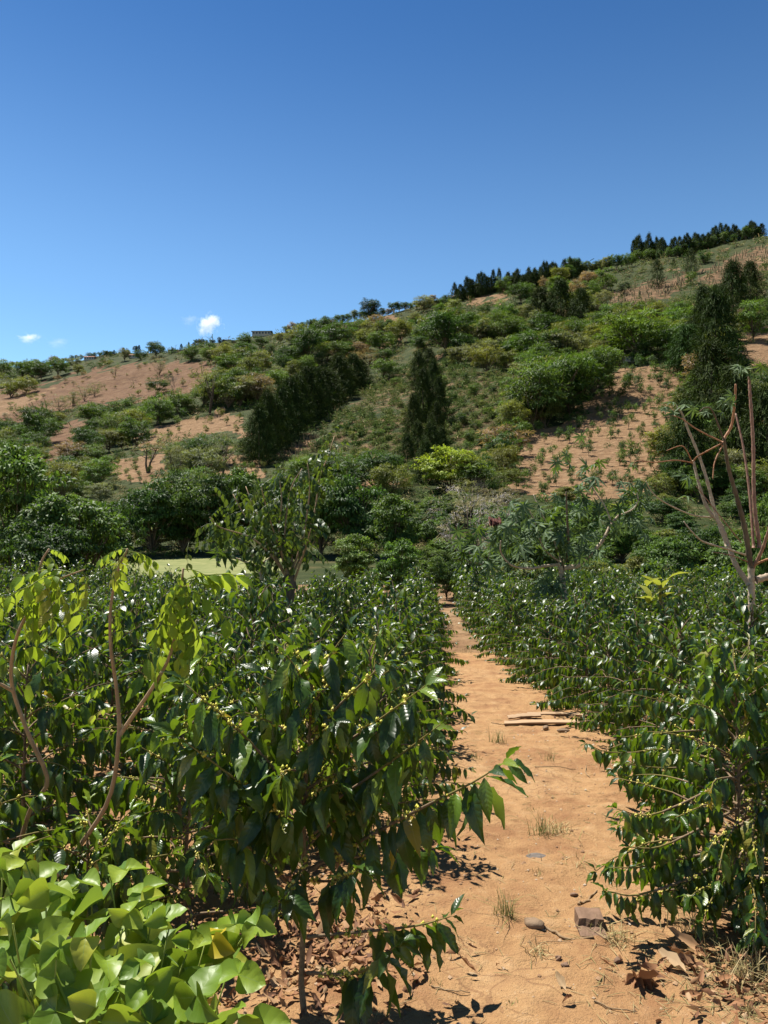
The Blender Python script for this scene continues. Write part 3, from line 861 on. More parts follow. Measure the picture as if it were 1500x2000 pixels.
cand = []
for side in (-1, 1):
    for row in range(0, 22):
        y = 2.9 + (0.35 * row) % 0.8
        while y < 33:
            x = (xl(y) - row * 1.22) if side < 0 else (xr(y) + row * 1.22)
            x += R.normal(0, 0.07); yy = y + R.normal(0, 0.08)
            px, _ = project(x, yy, 0.6)
            lim = 21.0 if side < 0 else 30.0
            if x < -7: lim = 24
            if -140 < px < 1640 and yy < lim and yy > (3.9 if side < 0 else 3.5):
                if all((x - a) ** 2 + (yy - b) ** 2 > 0.55 ** 2 for a, b in USED):
                    cand.append((yy, x, side, row))
            y += R.uniform(0.78, 0.92)
cand.sort()
NIND = 285
ORD = ['first', 'second', 'third', 'fourth', 'fifth', 'sixth', 'seventh', 'eighth', 'ninth']
for yy, x, side, row in cand[:NIND]:
    _en = 'near' if yy < 7.5 else 'middle' if yy < 12.5 else 'far'
    if row == 0:
        lab, grp = ('coffee shrub in the row edging the left side of the dirt path, %s part' % _en, LP + ', %s part' % _en) if side < 0 else ('coffee shrub in the row edging the right side of the dirt path, %s part' % _en, RP + ', %s part' % _en)
    else:
        wd = 'left' if side < 0 else 'right'
        rw = ORD[row] + ' row' if row < len(ORD) else 'outermost rows'
        en = 'near' if yy < 7.5 else 'middle' if yy < 12.5 else 'far'
        lab = 'coffee shrub in the %s %s of the path, %s part' % (rw, wd, en)
        grp = 'coffee shrubs of the %s %s of the path, %s part' % (rw, wd, en)
    sc = R.uniform(0.76, 1.14) * (1.0 if side < 0 else 0.94) * (1 + 0.012 * max(0, yy - 8))
    place_mid(x, yy, int(R.integers(8)), sc, lab, grp, R.uniform(0, 6.28))
# the remaining far plants of the same field, joined
if len(cand) > NIND:
    g = Geo()
    tm = leaf_tmpl(2, 1, 0.46, 0.3, 0.2, 0, 1)
    for yy, x, side, row in cand[NIND:]:
        n = 230; h = R.uniform(1.15, 1.5)
        c = R.normal(0, 1, (n, 3)); c /= np.linalg.norm(c, axis=1)[:, None]
        c = c * (R.uniform(0.55, 1.0, n) ** 0.5)[:, None] * np.array([0.62, 0.62, h * 0.5]) + np.array([0, 0, h * 0.5])
        out = c - np.array([0, 0, h * 0.45])
        M = frames(c + np.array([x, yy, gnd(x, yy)]), out * 0.5 - UP * R.uniform(0.1, 1.0, n)[:, None] + R.normal(0, .3, (n, 3)), UP + out, 0.17 * R.uniform(0.8, 1.2, n))
        V, Q, U, rr = merge(tm, M, R.random(n) ** 0.9); g.add(V, Q, U, rr)
    tag(link('far_coffee_rows', g.mesh('far_coffee_rows', M_COFFEE_F)), 'far rows of dark green coffee shrubs filling the end of the field', 'coffee shrubs', 'coffee shrubs far down the field', 'stuff')
#==SPLIT2==
# ------------------------------------------------------------------ trees: normalised templates (height 1, crown 1 across)
def unit(n, rng):
    v = rng.normal(0, 1, (n, 3)); return v / (np.linalg.norm(v, axis=1)[:, None] + 1e-9)

CARD = leaf_tmpl(1, 2, 0.62, 0.25, 0.35, 0, 1, tip=0.25, prof='x')
CARD = (CARD[0], CARD[1], CARD[2])
LEAF2 = leaf_tmpl(2, 2, 0.5, 0.35, 0.3, 0, 1, tip=0.1)

def tree_template(rng, nclump, nleaf, size, base=0.28, lobes=0.35, flat=1.0, tmpl=CARD, droop=0.5, open_=0.0, multi=1, asp=1.0):
    """trunk with limbs to the leaf clumps; returns (crown Geo, trunk Geo)"""
    g, s = Geo(), Geo()
    ctr = []
    big = unit(7, rng) * np.array([0.28, 0.28, 0.2]) ; big[:, 2] += base + (1 - base) * 0.55
    br = rng.uniform(0.16, 0.27, 7)
    tries = 0
    while len(ctr) < nclump and tries < 4000:
        tries += 1
        k = rng.integers(8)
        if k == 7 or rng.random() > lobes + 0.3:
            d = unit(1, rng)[0] * rng.uniform(0.55, 1.0)
            c = d * np.array([0.40, 0.40, (1 - base) * 0.42]) + np.array([0, 0, base + (1 - base) * 0.54])
        else:
            c = big[k] + unit(1, rng)[0] * br[k] * rng.uniform(0.7, 1.0)
        if c[2] > 0.97 or c[2] < base * 0.8 or np.hypot(c[0], c[1]) > 0.5: continue
        ctr.append(c)
    ctr = np.array(ctr)
    mid = np.array([0, 0, base + (1 - base) * 0.4])
    tr = []
    for m in range(multi):
        ang = rng.uniform(0, 6.28); off = 0.0 if multi == 1 else 0.05
        P = curve_pts([(math.cos(ang) * off * 0.3, math.sin(ang) * off * 0.3, -0.03), (math.cos(ang) * off + rng.normal(0, .015), math.sin(ang) * off + rng.normal(0, .015), base * 0.6), (math.cos(ang) * off * 2.5, math.sin(ang) * off * 2.5, base + 0.12), (math.cos(ang) * off * 3 + rng.normal(0, .03), math.sin(ang) * off * 3, 0.72)], 9)
        V, Q, U = tube(P, np.linspace(0.024, 0.006, 9), 6); s.add(V, Q, U); tr.append(P)
    for i in range(0, len(ctr), 3):
        P0 = tr[i % multi]; c = ctr[i]
        k = int(np.clip(rng.integers(3, 7), 0, 8))
        P = curve_pts([P0[k], P0[k] * 0.45 + c * 0.55 - np.array([0, 0, 0.03]), c], 5)
        V, Q, U = tube(P, np.linspace(0.009, 0.0025, 5), 4, False); s.add(V, Q, U)
    for c in ctr:
        n = int(nleaf * rng.uniform(0.6, 1.3))
        rad = rng.uniform(0.055, 0.11) * (1 + open_)
        d = unit(n, rng); d[:, 2] = np.where(d[:, 2] < -0.3, -d[:, 2] * 0.6, d[:, 2])
        pos = c + d * rad * (rng.random(n) ** 0.4)[:, None] * np.array([1.25, 1.25, 0.75 * flat])
        out = (pos - mid); out /= np.linalg.norm(out, axis=1)[:, None] + 1e-9
        y = d * 0.6 + out * 0.4 - UP * rng.uniform(0, droop * 2, n)[:, None] + rng.normal(0, 0.35, (n, 3))
        z = UP * 0.8 + out * 0.6 + rng.normal(0, 0.45, (n, 3))
        M = frames(pos, y, z, size * rng.uniform(0.7, 1.3, n))
        cl = rng.uniform(0.25, 0.75)
        V, Q, U, rr = merge(tmpl, M, np.clip(cl + rng.normal(0, 0.16, n), 0, 1)); g.add(V, Q, U, rr)
    return g, s

def conifer_template(rng, n=900, size=0.055, width=0.5, ragged=0.22, base=0.06, top=0.9):
    g, s = Geo(), Geo()
    P = np.array([(0, 0, -0.03), (0.005, 0, 0.5), (0, 0.004, 0.97)])
    V, Q, U = tube(P, [0.022, 0.013, 0.003], 6); s.add(V, Q, U)
    ph = rng.uniform(0, 6.28, 4)
    for i in range(n):
        t = base + (1 - base) * (i + rng.random()) / n
        az = rng.uniform(0, 6.28)
        prof = min(1.0, (t - base) / 0.16 + 0.5) * (1 - ((t - base) / (1 - base)) ** 1.9 * top)
        rr = 0.5 * prof * (1 + ragged * (math.sin(az * 3 + ph[0] + t * 13) * 0.5 + math.sin(az * 5 + ph[1] - t * 29) * 0.5)) * rng.uniform(0.55, 1.04)
        k = 5
        dirv = np.array([math.cos(az), math.sin(az), 0])
        c = dirv * rr + np.array([0, 0, t - rr * 0.12])
        pos = c - dirv * rng.uniform(0, 0.09, k)[:, None] + rng.normal(0, 0.015, (k, 3))
        y = dirv * 0.8 + UP * rng.uniform(-0.9, 0.5, k)[:, None] + rng.normal(0, 0.4, (k, 3))
        z = UP + dirv * 0.5 + rng.normal(0, 0.4, (k, 3))
        M = frames(pos, y, z, np.stack([size * rng.uniform(0.5, 1.0, k), size * rng.uniform(0.8, 1.5, k)], 1))
        V, Q, U, r2 = merge(CARD, M, np.clip(0.5 + 0.2 * math.sin(az * 4 + t * 40 + ph[2]) + rng.normal(0, 0.15, k), 0, 1)); g.add(V, Q, U, r2)
    return g, s

def bare_template(rng, depth=5, spread=0.55):
    s = Geo()
    def rec(p, d, L, r, k):
        q = p + d * L
        m = (p + q) / 2 + rng.normal(0, 0.04 * L, 3)
        V, Q, U = tube(np.array([p, m, q]), [r, r * 0.8, r * 0.62], 4 if k < 3 else 3, False); s.add(V, Q, U)
        if k <= 0: return
        for i in range(rng.integers(2, 4)):
            nd = d + unit(1, rng)[0] * spread + UP * 0.12; nd /= np.linalg.norm(nd)
            rec(q, nd, L * rng.uniform(0.62, 0.85), r * 0.62, k - 1)
    for i in range(3):
        d = np.array([rng.normal(0, .25), rng.normal(0, .25), 1]); d /= np.linalg.norm(d)
        rec(np.array([0, 0, -0.02]), d, 0.27, 0.012, depth)
    V = np.concatenate(s.V); lo, hi = V.min(0), V.max(0)
    k = np.array([1 / max(hi[0] - lo[0], 1e-3), 1 / max(hi[1] - lo[1], 1e-3), 1 / hi[2]])
    s.V = [v * k for v in s.V]
    return s

def two(gs, name):
    g, s = gs
    return (g.mesh(name, M_CONIFER if 'conifer' in name else M_CROWN), s.mesh('trunk', M_BARK))
def fused(gs, name):
    g, s = gs
    h = Geo(); 
    for V, Q, U, r in zip(g.V, g.Q, g.U, g.r): h.V.append(V); h.Q.append(Q); h.U.append(U); h.r.append(r); h.m.append(np.zeros(len(Q), int))
    off = g.n
    for V, Q, U, r in zip(s.V, s.Q, s.U, s.r): h.V.append(V); h.Q.append(Q + off); h.U.append(U); h.r.append(r); h.m.append(np.ones(len(Q), int))
    return h.mesh(name, [M_CONIFER if 'conifer' in name else M_CROWN, M_BARK])

rt = np.random.default_rng(77)
T = {}
T['near'] = [two(tree_template(rt, 95, 105, 0.042, 0.07, 0.5, tmpl=LEAF2, droop=0.7), 'crown') for i in range(4)]
_b = [tree_template(rt, 75, 50, 0.065, 0.12, 0.5) for i in range(6)]
T['broad'] = [two(q, 'crown') for q in _b]; T['broad_far'] = [fused(q, 'crown') for q in _b]
_b = [tree_template(rt, 34, 40, 0.04, 0.42, 0.6, open_=0.1, multi=2) for i in range(4)]
T['airy'] = [two(q, 'crown') for q in _b]
_b = [tree_template(rt, 48, 44, 0.075, 0.04, 0.45) for i in range(5)]
T['bush'] = [two(q, 'crown') for q in _b]; T['bush_far'] = [fused(q, 'crown') for q in _b]
_b = [conifer_template(rt, 1000, 0.072, top=0.78, base=0.02, ragged=0.34) for i in range(4)]
T['conifer'] = [two(q, 'conifer_crown') for q in _b]
_b = [conifer_template(rt, 340, 0.11, ragged=0.3, base=0.08, top=0.85) for i in range(4)]
T['pine_far'] = [fused(q, 'conifer_crown') for q in _b]
_b = [conifer_template(rt, 480, 0.075, ragged=0.35, top=0.75, base=0.1) for i in range(3)]
T['column'] = [two(q, 'conifer_crown') for q in _b]
T['bare'] = [bare_template(rt).mesh('branches', M_GREYTWIG, False) for i in range(3)]
_b = [tree_template(rt, 50, 60, 0.03, 0.05, 0.35, tmpl=CARD) for i in range(2)]
T['dry'] = [two(q, 'crown') for q in _b]

TINT = dict(DG=(0.055, 0.105, 0.024), CY=(0.042, 0.066, 0.015), MG=(0.095, 0.155, 0.032), BG=(0.115, 0.195, 0.036), OL=(0.16, 0.18, 0.045),
            YG=(0.28, 0.33, 0.045), GR=(0.17, 0.185, 0.09), BR=(0.24, 0.175, 0.115), BK=(0.032, 0.055, 0.024), GY=(0.24, 0.21, 0.15), PG=(0.30, 0.27, 0.27))

def tint(o, c, v=0.15):
    k = 1 + R.uniform(-v, v)
    k *= 0.74
    o.color = (c[0] * k * R.uniform(0.92, 1.08), c[1] * k, c[2] * k, 1)

CNAME = {'near': 'leafy_tree', 'broad': 'leafy_tree', 'airy': 'slender_tree', 'bush': 'bush', 'conifer': 'cypress_tree', 'column': 'cypress_tree', 'bare': 'bare_tree', 'dry': 'dry_shrub'}
CCAT = {'bush': 'bush', 'dry': 'shrub', 'bare': 'tree', 'conifer': 'conifer', 'column': 'conifer'}

def tree(kind, pos, h, w, tn, label, group=None, k=None, depth=None):
    lst = T[kind]; k = int(R.integers(len(lst))) if k is None else k % len(lst)
    t = thing(CNAME[kind], label, CCAT.get(kind, 'tree'), pos, group, R.uniform(0, 6.28))
    t.scale = (w, depth or w, h)
    if kind == 'bare':
        link('branches', lst[k], t)
    else:
        c = link('crown', lst[k][0], t); tint(c, TINT[tn], 0.08)
        link('trunk', lst[k][1], t)
    return t

def px_tree(kind, px, pyb, hp, wp, tn, label, group=None, Y=None, k=None):
    if Y is None: x, y, z = hit(px, pyb)
    else: y = Y; x = (px - 750) / F * y
    z = gnd(x, y)
    return tree(kind, (x, y, z - 0.02 * hp / F * y), hp / F * y, wp / F * y, tn, label, group, k)

def far_tree(kind, name, px, pyb, hp, wp, tn, label, cat, group):
    x, y, z = hit(px, pyb)
    lst = T[kind]
    o = link(name, lst[int(R.integers(len(lst)))], None, (x, y, z - 0.03 * hp / F * y))
    o.scale = (wp / F * y, wp / F * y, hp / F * y); o.rotation_euler = (0, 0, R.uniform(0, 6.28))
    tint(o, TINT[tn]); tag(o, label, cat, group)
    return o

# --- along the skyline
for px in np.arange(1238, 1490, 5.0):
    b = np.interp(px, [1238, 1330, 1400, 1490], [508, 498, 478, 456]); hh = np.interp(px, [1238, 1265, 1300, 1400, 1440, 1485], [42, 46, 30, 34, 30, 30]) * R.uniform(0.65, 1.3)
    far_tree('pine_far', 'pine_tree', px, b + R.uniform(-2, 3), hh, R.uniform(17, 25), 'CY', 'dark pine in the tight belt crowning the right end of the ridge', 'pine', 'pines in the belt on the right of the ridge')
for px in np.arange(888, 1135, 5.8):
    b = np.interp(px, [888, 960, 1040, 1135], [588, 572, 562, 538]); hh = np.interp(px, [888, 920, 1000, 1060, 1135], [34, 42, 36, 40, 34]) * R.uniform(0.6, 1.3)
    far_tree('pine_far', 'pine_tree', px, b + R.uniform(-3, 4), hh, R.uniform(17, 26), 'CY', 'dark pine in the belt along the middle of the ridge', 'pine', 'pines in the belt along the middle of the ridge')
for px in np.arange(215, 460, 8):
    b = np.interp(px, [215, 330, 460], [690, 676, 668])
    if R.random() < 0.25: continue
    _k = R.random()
    far_tree('pine_far' if _k < 0.45 else 'broad_far', 'skyline_tree', px + R.uniform(-4, 4), b + 4, R.uniform(6, 17), R.uniform(6, 10) if _k < .45 else R.uniform(9, 22), 'BK', 'tiny dark tree in the line on the far left skyline', 'tree', 'trees lining the far left skyline')
for px in np.arange(5, 215, 9):
    b = np.interp(px, [5, 215], [716, 692])
    far_tree('broad_far', 'skyline_tree', px, b + 4, R.uniform(7, 14), R.uniform(9, 18), 'OL' if R.random() < .4 else 'DG', 'tiny tree among the houses on the low left end of the skyline', 'tree', 'trees at the low left end of the skyline')
for px in np.arange(560, 890, 11):
    b = np.interp(px, [560, 640, 720, 800, 890], [648, 632, 614, 600, 588])
    far_tree('broad_far', 'ridge_tree', px, b + 6, R.uniform(12, 24), R.uniform(16, 26), ['DG', 'OL', 'MG', 'BR'][int(R.choice(4, p=[.4, .3, .2, .1]))], 'small round tree in the broken line along the centre of the ridge', 'tree', 'trees along the centre of the ridge')
for px in np.arange(1245, 1480, 19):
    b = np.interp(px, [1238, 1330, 1400, 1490], [510, 500, 480, 458])
    far_tree('broad_far', 'ridge_tree', px + R.uniform(-6, 6), b + 2, R.uniform(14, 30), R.uniform(16, 28), 'DG' if R.random() < .7 else 'MG', 'rounded leafy tree among the pines of the right hand belt', 'tree', 'leafy trees in the right pine belt')
for px in np.arange(1135, 1238, 10):
    b = np.interp(px, [1135, 1238], [530, 512])
    far_tree('broad_far', 'ridge_tree', px, b + 8, R.uniform(20, 32), R.uniform(18, 30), ['DG', 'OL', 'MG'][int(R.integers(3))], 'leafy tree between the two pine belts on the ridge', 'tree', 'trees between the two pine belts')

TREES = [  # kind, px, base row, height px, width px, tint, label
    ('broad', 721, 613, 38, 40, 'BK', 'large dark tree standing alone and highest on the central ridge'),
    ('column', 612, 629, 14, 10, 'BK', 'lone small dark tree standing up from the skyline left of centre'),
    ('bush', 1108, 505, 14, 16, 'BR', 'reddish brown bush on the ridge just right of the middle pine belt'),
    ('column', 1284, 563, 56, 30, 'CY', 'single dark cypress beside the brown stalk field under the pine belt'),
    ('column', 1350, 537, 52, 26, 'CY', 'dark cypress right of the single one under the pine belt'),
    ('column', 1316, 523, 18, 9, 'CY', 'smallest dark cypress between two larger ones under the pine belt'),
    ('bush', 1374, 517, 26, 30, 'DG', 'rounded green bush below the right end of the pine belt'),
    ('bush', 1349, 556, 24, 22, 'MG', 'pale leafy bush at the foot of the second cypress'),
    ('bush', 1220, 577, 24, 28, 'BK', 'black green bush casting shade on the brown stalk field'),
    ('conifer', 1432, 640, 128, 66, 'CY', 'tall ragged cypress with a pointed top high on the right slope'),
    ('conifer', 1466, 600, 88, 52, 'CY', 'dark cypress at the right side of the high cypress group'),
    ('conifer', 1405, 665, 108, 62, 'CY', 'brownish cypress in front of the high right group'),
    ('conifer', 1375, 690, 130, 56, 'CY', 'narrow cypress at the upper left of the big right hand group'),
    ('broad', 1470, 668, 74, 72, 'BG', 'bright green tree on two bare trunks over orange soil at right'),
    ('conifer', 1345, 730, 110, 90, 'DG', 'olive cypress spreading at the left of the right hand group'),
    ('conifer', 1400, 760, 180, 96, 'CY', 'very tall cypress with feathery boughs in the middle of the right hand group'),
    ('conifer', 1392, 850, 200, 120, 'CY', 'broad dark cypress below the right edge of the bare terrace'),
    ('conifer', 1345, 960, 200, 110, 'CY', 'dark cypress behind the bare forked stalks at right'),
    ('conifer', 1440, 940, 190, 120, 'CY', 'dark cypress behind the red stalks near the right edge'),
    ('conifer', 1500, 960, 200, 120, 'CY', 'dark cypress cut by the right edge behind the castor plant'),
    ('broad', 1245, 702, 84, 140, 'BG', 'wide bright tree above the bare terrace'),
    ('bush', 1180, 690, 56, 80, 'OL', 'yellowish crown just left of the wide bright tree'),
    ('broad', 1052, 716, 68, 112, 'DG', 'wide dark flat crowned tree in the middle of the right slope'),
    ('dry', 1120, 674, 36, 92, 'BR', 'brown leafless dome of twigs right of the dark flat crown'),
    ('dry', 955, 714, 30, 74, 'BR', 'low brown dome of twigs left of the dark flat crown'),
    ('dry', 722, 716, 32, 92, 'BR', 'long brown dome of twigs above the central cypress rows'),
    ('dry', 655, 708, 24, 50, 'BR', 'small brown dome of twigs beside the long brown one'),
    ('broad', 1090, 815, 118, 138, 'MG', 'large green tree beside the upper corner of the bare terrace'),
    ('broad', 1155, 780, 92, 110, 'MG', 'round green tree right of the large one above the bare terrace'),
    ('broad', 1040, 840, 116, 120, 'MG', 'green tree below and left of the large one by the terrace'),
    ('broad', 1000, 860, 70, 60, 'OL', 'olive tree at the left foot of the large terrace trees'),
    ('broad', 870, 693, 74, 106, 'DG', 'dark spreading tree above the central cypress column'),
    ('conifer', 1055, 640, 78, 60, 'CY', 'dark cypress at the left of the upper middle cluster'),
    ('conifer', 1095, 638, 92, 64, 'CY', 'tallest dark cypress of the upper middle cluster'),
    ('conifer', 1135, 640, 76, 56, 'CY', 'dark cypress at the right of the upper middle cluster'),
    ('conifer', 1184, 632, 36, 24, 'CY', 'small pointed cypress right of the upper middle cluster'),
    ('column', 1168, 630, 34, 30, 'BR', 'brown withered conifer in the upper middle cluster'),
    ('column', 884, 612, 30, 14, 'CY', 'thin dark cypress below the left end of the middle pine belt'),
    ('conifer', 838, 738, 62, 50, 'CY', 'small cypress at the very top of the dark central column'),
    ('conifer', 856, 828, 80, 52, 'CY', 'cypress at the right flank of the dark central column'),
    ('conifer', 808, 858, 78, 50, 'CY', 'cypress at the left flank of the dark central column'),
    ('conifer', 818, 760, 76, 54, 'CY', 'top cypress of the dark central column'),
    ('conifer', 846, 790, 84, 50, 'CY', 'second cypress down in the dark central column'),
    ('conifer', 826, 828, 92, 58, 'CY', 'third cypress down in the dark central column'),
    ('conifer', 852, 862, 84, 48, 'CY', 'fourth cypress down in the dark central column'),
    ('conifer', 816, 890, 84, 50, 'CY', 'cypress at the lower left of the dark central column'),
    ('conifer', 842, 922, 90, 62, 'CY', 'lowest cypress of the dark central column'),
    ('conifer', 862, 908, 84, 52, 'CY', 'cypress at the lower right of the dark central column'),
    ('conifer', 832, 945, 92, 60, 'CY', 'cypress at the very foot of the dark central column'),
    ('conifer', 521, 894, 112, 56, 'CY', 'cypress between the first and second of the slanting row'),
    ('conifer', 551, 868, 104, 60, 'CY', 'cypress between the second and third of the slanting row'),
    ('conifer', 583, 840, 96, 62, 'CY', 'cypress between the third and fourth of the slanting row'),
    ('conifer', 616, 816, 88, 62, 'CY', 'cypress between the fourth and fifth of the slanting row'),
    ('conifer', 647, 794, 80, 58, 'CY', 'cypress between the fifth and sixth of the slanting row'),
    ('conifer', 676, 774, 70, 52, 'CY', 'cypress just below the upper end of the slanting row'),
    ('conifer', 705, 752, 56, 44, 'CY', 'smallest cypress beyond the upper end of the slanting row'),
    ('conifer', 795, 905, 60, 44, 'CY', 'low cypress beside the left foot of the dark central column'),
    ('conifer', 506, 908, 130, 64, 'CY', 'tall cypress at the lower end of the slanting cypress row'),
    ('conifer', 536, 880, 118, 64, 'CY', 'second cypress up the slanting row left of centre'),
    ('conifer', 566, 852, 110, 70, 'CY', 'third cypress up the slanting row left of centre'),
    ('conifer', 600, 826, 98, 70, 'CY', 'fourth cypress up the slanting row left of centre'),
    ('conifer', 632, 804, 92, 66, 'CY', 'fifth cypress up the slanting row left of centre'),
    ('conifer', 662, 782, 80, 62, 'CY', 'sixth cypress up the slanting row left of centre'),
    ('conifer', 690, 764, 66, 52, 'CY', 'cypress at the upper end of the slanting row'),
    ('bush', 484, 895, 40, 46, 'DG', 'dark bush at the foot of the slanting cypress row'),
    ('broad', 605, 712, 70, 60, 'DG', 'dark tree above the slanting cypress row'),
    ('bare', 598, 708, 46, 44, 'GY', 'bare grey tree against the dark tree above the cypress row'),
    ('broad', 655, 688, 52, 76, 'DG', 'dark round tree under the pale bare tree near the ridge'),
    ('bare', 680, 668, 48, 64, 'GY', 'pale bare spreading tree just under the ridge'),
    ('bare', 772, 672, 34, 44, 'GY', 'thin bare tree beside the small dirt road near the ridge'),
    ('broad', 625, 660, 24, 44, 'DG', 'dark low tree under the central ridge'),
    ('near', 880, 962, 92, 124, 'YG', 'rounded yellow green tree at the foot of the cypress column'),
    ('broad', 652, 965, 66, 70, 'DG', 'dark round tree between the coffee slope and the valley'),
    ('airy', 408, 812, 90, 80, 'OL', 'slender tree with a bare trunk and wide thin crown above the terraces'),
    ('airy', 433, 935, 88, 78, 'GR', 'slender tree leaning over the terrace bank'),
    ('airy', 290, 925, 74, 92, 'GR', 'thin crowned tree at the left end of the lower terrace'),
    ('airy', 345, 980, 110, 70, 'GR', 'thin grey tree in front of the orange bank'),
    ('airy', 390, 1040, 130, 70, 'GR', 'tall thin tree with a dark bare trunk behind the grass field'),
    ('airy', 225, 735, 25, 20, 'MG', 'small round tree alone on the brown field'),
    ('bush', 308, 772, 34, 40, 'DG', 'dark low bush at the lower right of the brown field'),
    ('dry', 312, 735, 40, 34, 'GY', 'grey dry tree above the dark low bush on the brown field'),
    ('bare', 338, 765, 34, 30, 'GY', 'bare grey tree right of the dark low bush'),
    ('dry', 185, 775, 34, 30, 'GR', 'topmost grey shrub in the slanting line on the brown field'),
    ('dry', 165, 785, 36, 34, 'GY', 'second grey shrub in the slanting line on the brown field'),
    ('dry', 142, 795, 38, 40, 'GR', 'third grey shrub in the slanting line on the brown field'),
    ('dry', 115, 806, 36, 44, 'GY', 'lowest grey shrub in the slanting line on the brown field'),
    ('bare', 258, 752, 18, 16, 'GY', 'tiny bare shrub alone in the middle of the brown field'),
    ('broad', 80, 744, 34, 44, 'DG', 'dark tree at the left rim of the brown field'),
    ('bush', 20, 778, 40, 52, 'OL', 'olive tree clump at the left edge under the brown field rim'),
    ('bush', 52, 768, 34, 40, 'OL', 'olive tree right of the clump at the left edge'),
    ('broad', 75, 868, 76, 64, 'DG', 'dark round tree at the left above the valley wood'),
    ('broad', 170, 898, 60, 60, 'DG', 'dark tree beside the small red bank at left'),
    ('airy', 220, 870, 70, 66, 'MG', 'green tree with a visible trunk left of the terraces'),
    ('bush', 275, 850, 56, 50, 'BG', 'bright palm like thicket at the top of the left terraces'),
    ('bush', 312, 828, 56, 54, 'BG', 'bright thicket right of the palm like one'),
    ('bush', 348, 812, 50, 50, 'MG', 'green thicket at the right end of the bright row'),
    ('bush', 180, 830, 44, 54, 'MG', 'green thicket left of the bright row'),
    ('bush', 575, 985, 50, 70, 'OL', 'olive bush behind the pruned tree'),
    ('dry', 925, 1030, 106, 120, 'GR', 'large grey thorny bush in the valley right of the yellow green tree'),
    ('dry', 985, 1020, 76, 90, 'GY', 'smaller grey bush right of the large thorny one'),
    ('bare', 938, 1015, 84, 50, 'GY', 'pale dead stem with bare twigs in the grey bush'),
]
for q in TREES:
    if 'central column' in q[6]: q = q[:4] + (q[4] * 0.78,) + q[5:]
    vc = R.uniform(0.78, 1.18) if q[0] == 'conifer' and q[2] > 700 else 1.0
    px_tree(q[0], q[1], q[2], vc * q[3] * (1.15 if q[0] in ('broad', 'bush') else 1.05), q[4] * (1.2 if q[0] in ('conifer', 'broad', 'bush') else 1.15), *q[5:])

VALLEY = [  # trees of the valley floor, with their distance
    ('near', 35, 1150, 310, 250, 'MG', 'leafy tree filling the left edge behind the coffee', 27),
    ('near', 150, 1150, 230, 220, 'MG', 'broad leafy tree left of the grass field', 26),
    ('near', 95, 1150, 180, 170, 'DG', 'lower dark tree between the two leafy ones at the left', 24),
    ('near', 215, 1150, 200, 130, 'DG', 'dark tree right beside the left end of the grass field', 29),
    ('near', 300, 1095, 155, 140, 'DG', 'dark tree behind the left part of the grass field', 60),
    ('near', 355, 1095, 150, 135, 'MG', 'green tree behind the middle of the grass field', 61),
    ('near', 420, 1095, 160, 130, 'DG', 'dark tree behind the right part of the grass field', 60),
    ('near', 470, 1095, 165, 140, 'MG', 'green tree behind the silver branched plant', 62),
    ('near', 545, 1095, 155, 140, 'DG', 'dark green tree at the back behind the pruned tree', 60),
    ('near', 625, 1100, 165, 150, 'MG', 'green tree behind the right side of the pruned tree', 58),
    ('near', 700, 1100, 170, 150, 'DG', 'dark tree behind the round bright bush', 57),
    ('near', 770, 1110, 140, 140, 'MG', 'green tree standing behind the pale green one', 50),
    ('near', 690, 1130, 105, 120, 'BG', 'round bright feathery bush in the valley centre', 34),
    ('near', 785, 1170, 135, 120, 'BG', 'pale green tree at the left of the path end', 25),
    ('near', 840, 1165, 100, 80, 'MG', 'dark green bush closing the left of the path end', 26),
    ('near', 872, 1180, 80, 60, 'DG', 'shaded bush at the very end of the path', 28),
    ('near', 915, 1165, 90, 90, 'DG', 'dark bush closing the right of the path end', 28),
    ('dry', 915, 1085, 185, 190, 'PG', 'large grey half bare thicket in the valley right of the path end', 46),
    ('dry', 990, 1080, 150, 140, 'PG', 'grey green thorny thicket beside the half bare one', 44),
    ('near', 985, 1130, 80, 110, 'MG', 'leafy bush behind the small bare castor plant', 36),
    ('near', 1050, 1130, 120, 130, 'MG', 'green bush behind the leafy castor plant', 38),
    ('near', 1140, 1110, 140, 140, 'BG', 'bright green tree behind the right limb of the castor plant', 46),
    ('near', 1215, 1110, 120, 120, 'BG', 'bright round tree at the foot of the bare terrace', 50),
    ('near', 1180, 1140, 90, 120, 'OL', 'olive weedy bush right of the castor plant', 26),
    ('near', 1240, 1130, 90, 100, 'OL', 'olive flowering bush behind the yellow leaved plant', 27),
    ('near', 1300, 1110, 110, 120, 'MG', 'leafy tree under the dark cypresses', 34),
    ('near', 1365, 1110, 130, 130, 'DG', 'dark leafy tree left of the tall bare castor', 33),
    ('near', 1430, 1110, 130, 120, 'MG', 'green tree behind the tall bare castor', 32),
    ('near', 1500, 1110, 260, 110, 'BG', 'bright leafy tree cut by the right edge', 20),
]
for kind, px, pyb, hp, wp, tn, lab, Y in VALLEY:
    px_tree(kind, px, pyb, hp, wp, tn, lab, None, Y)

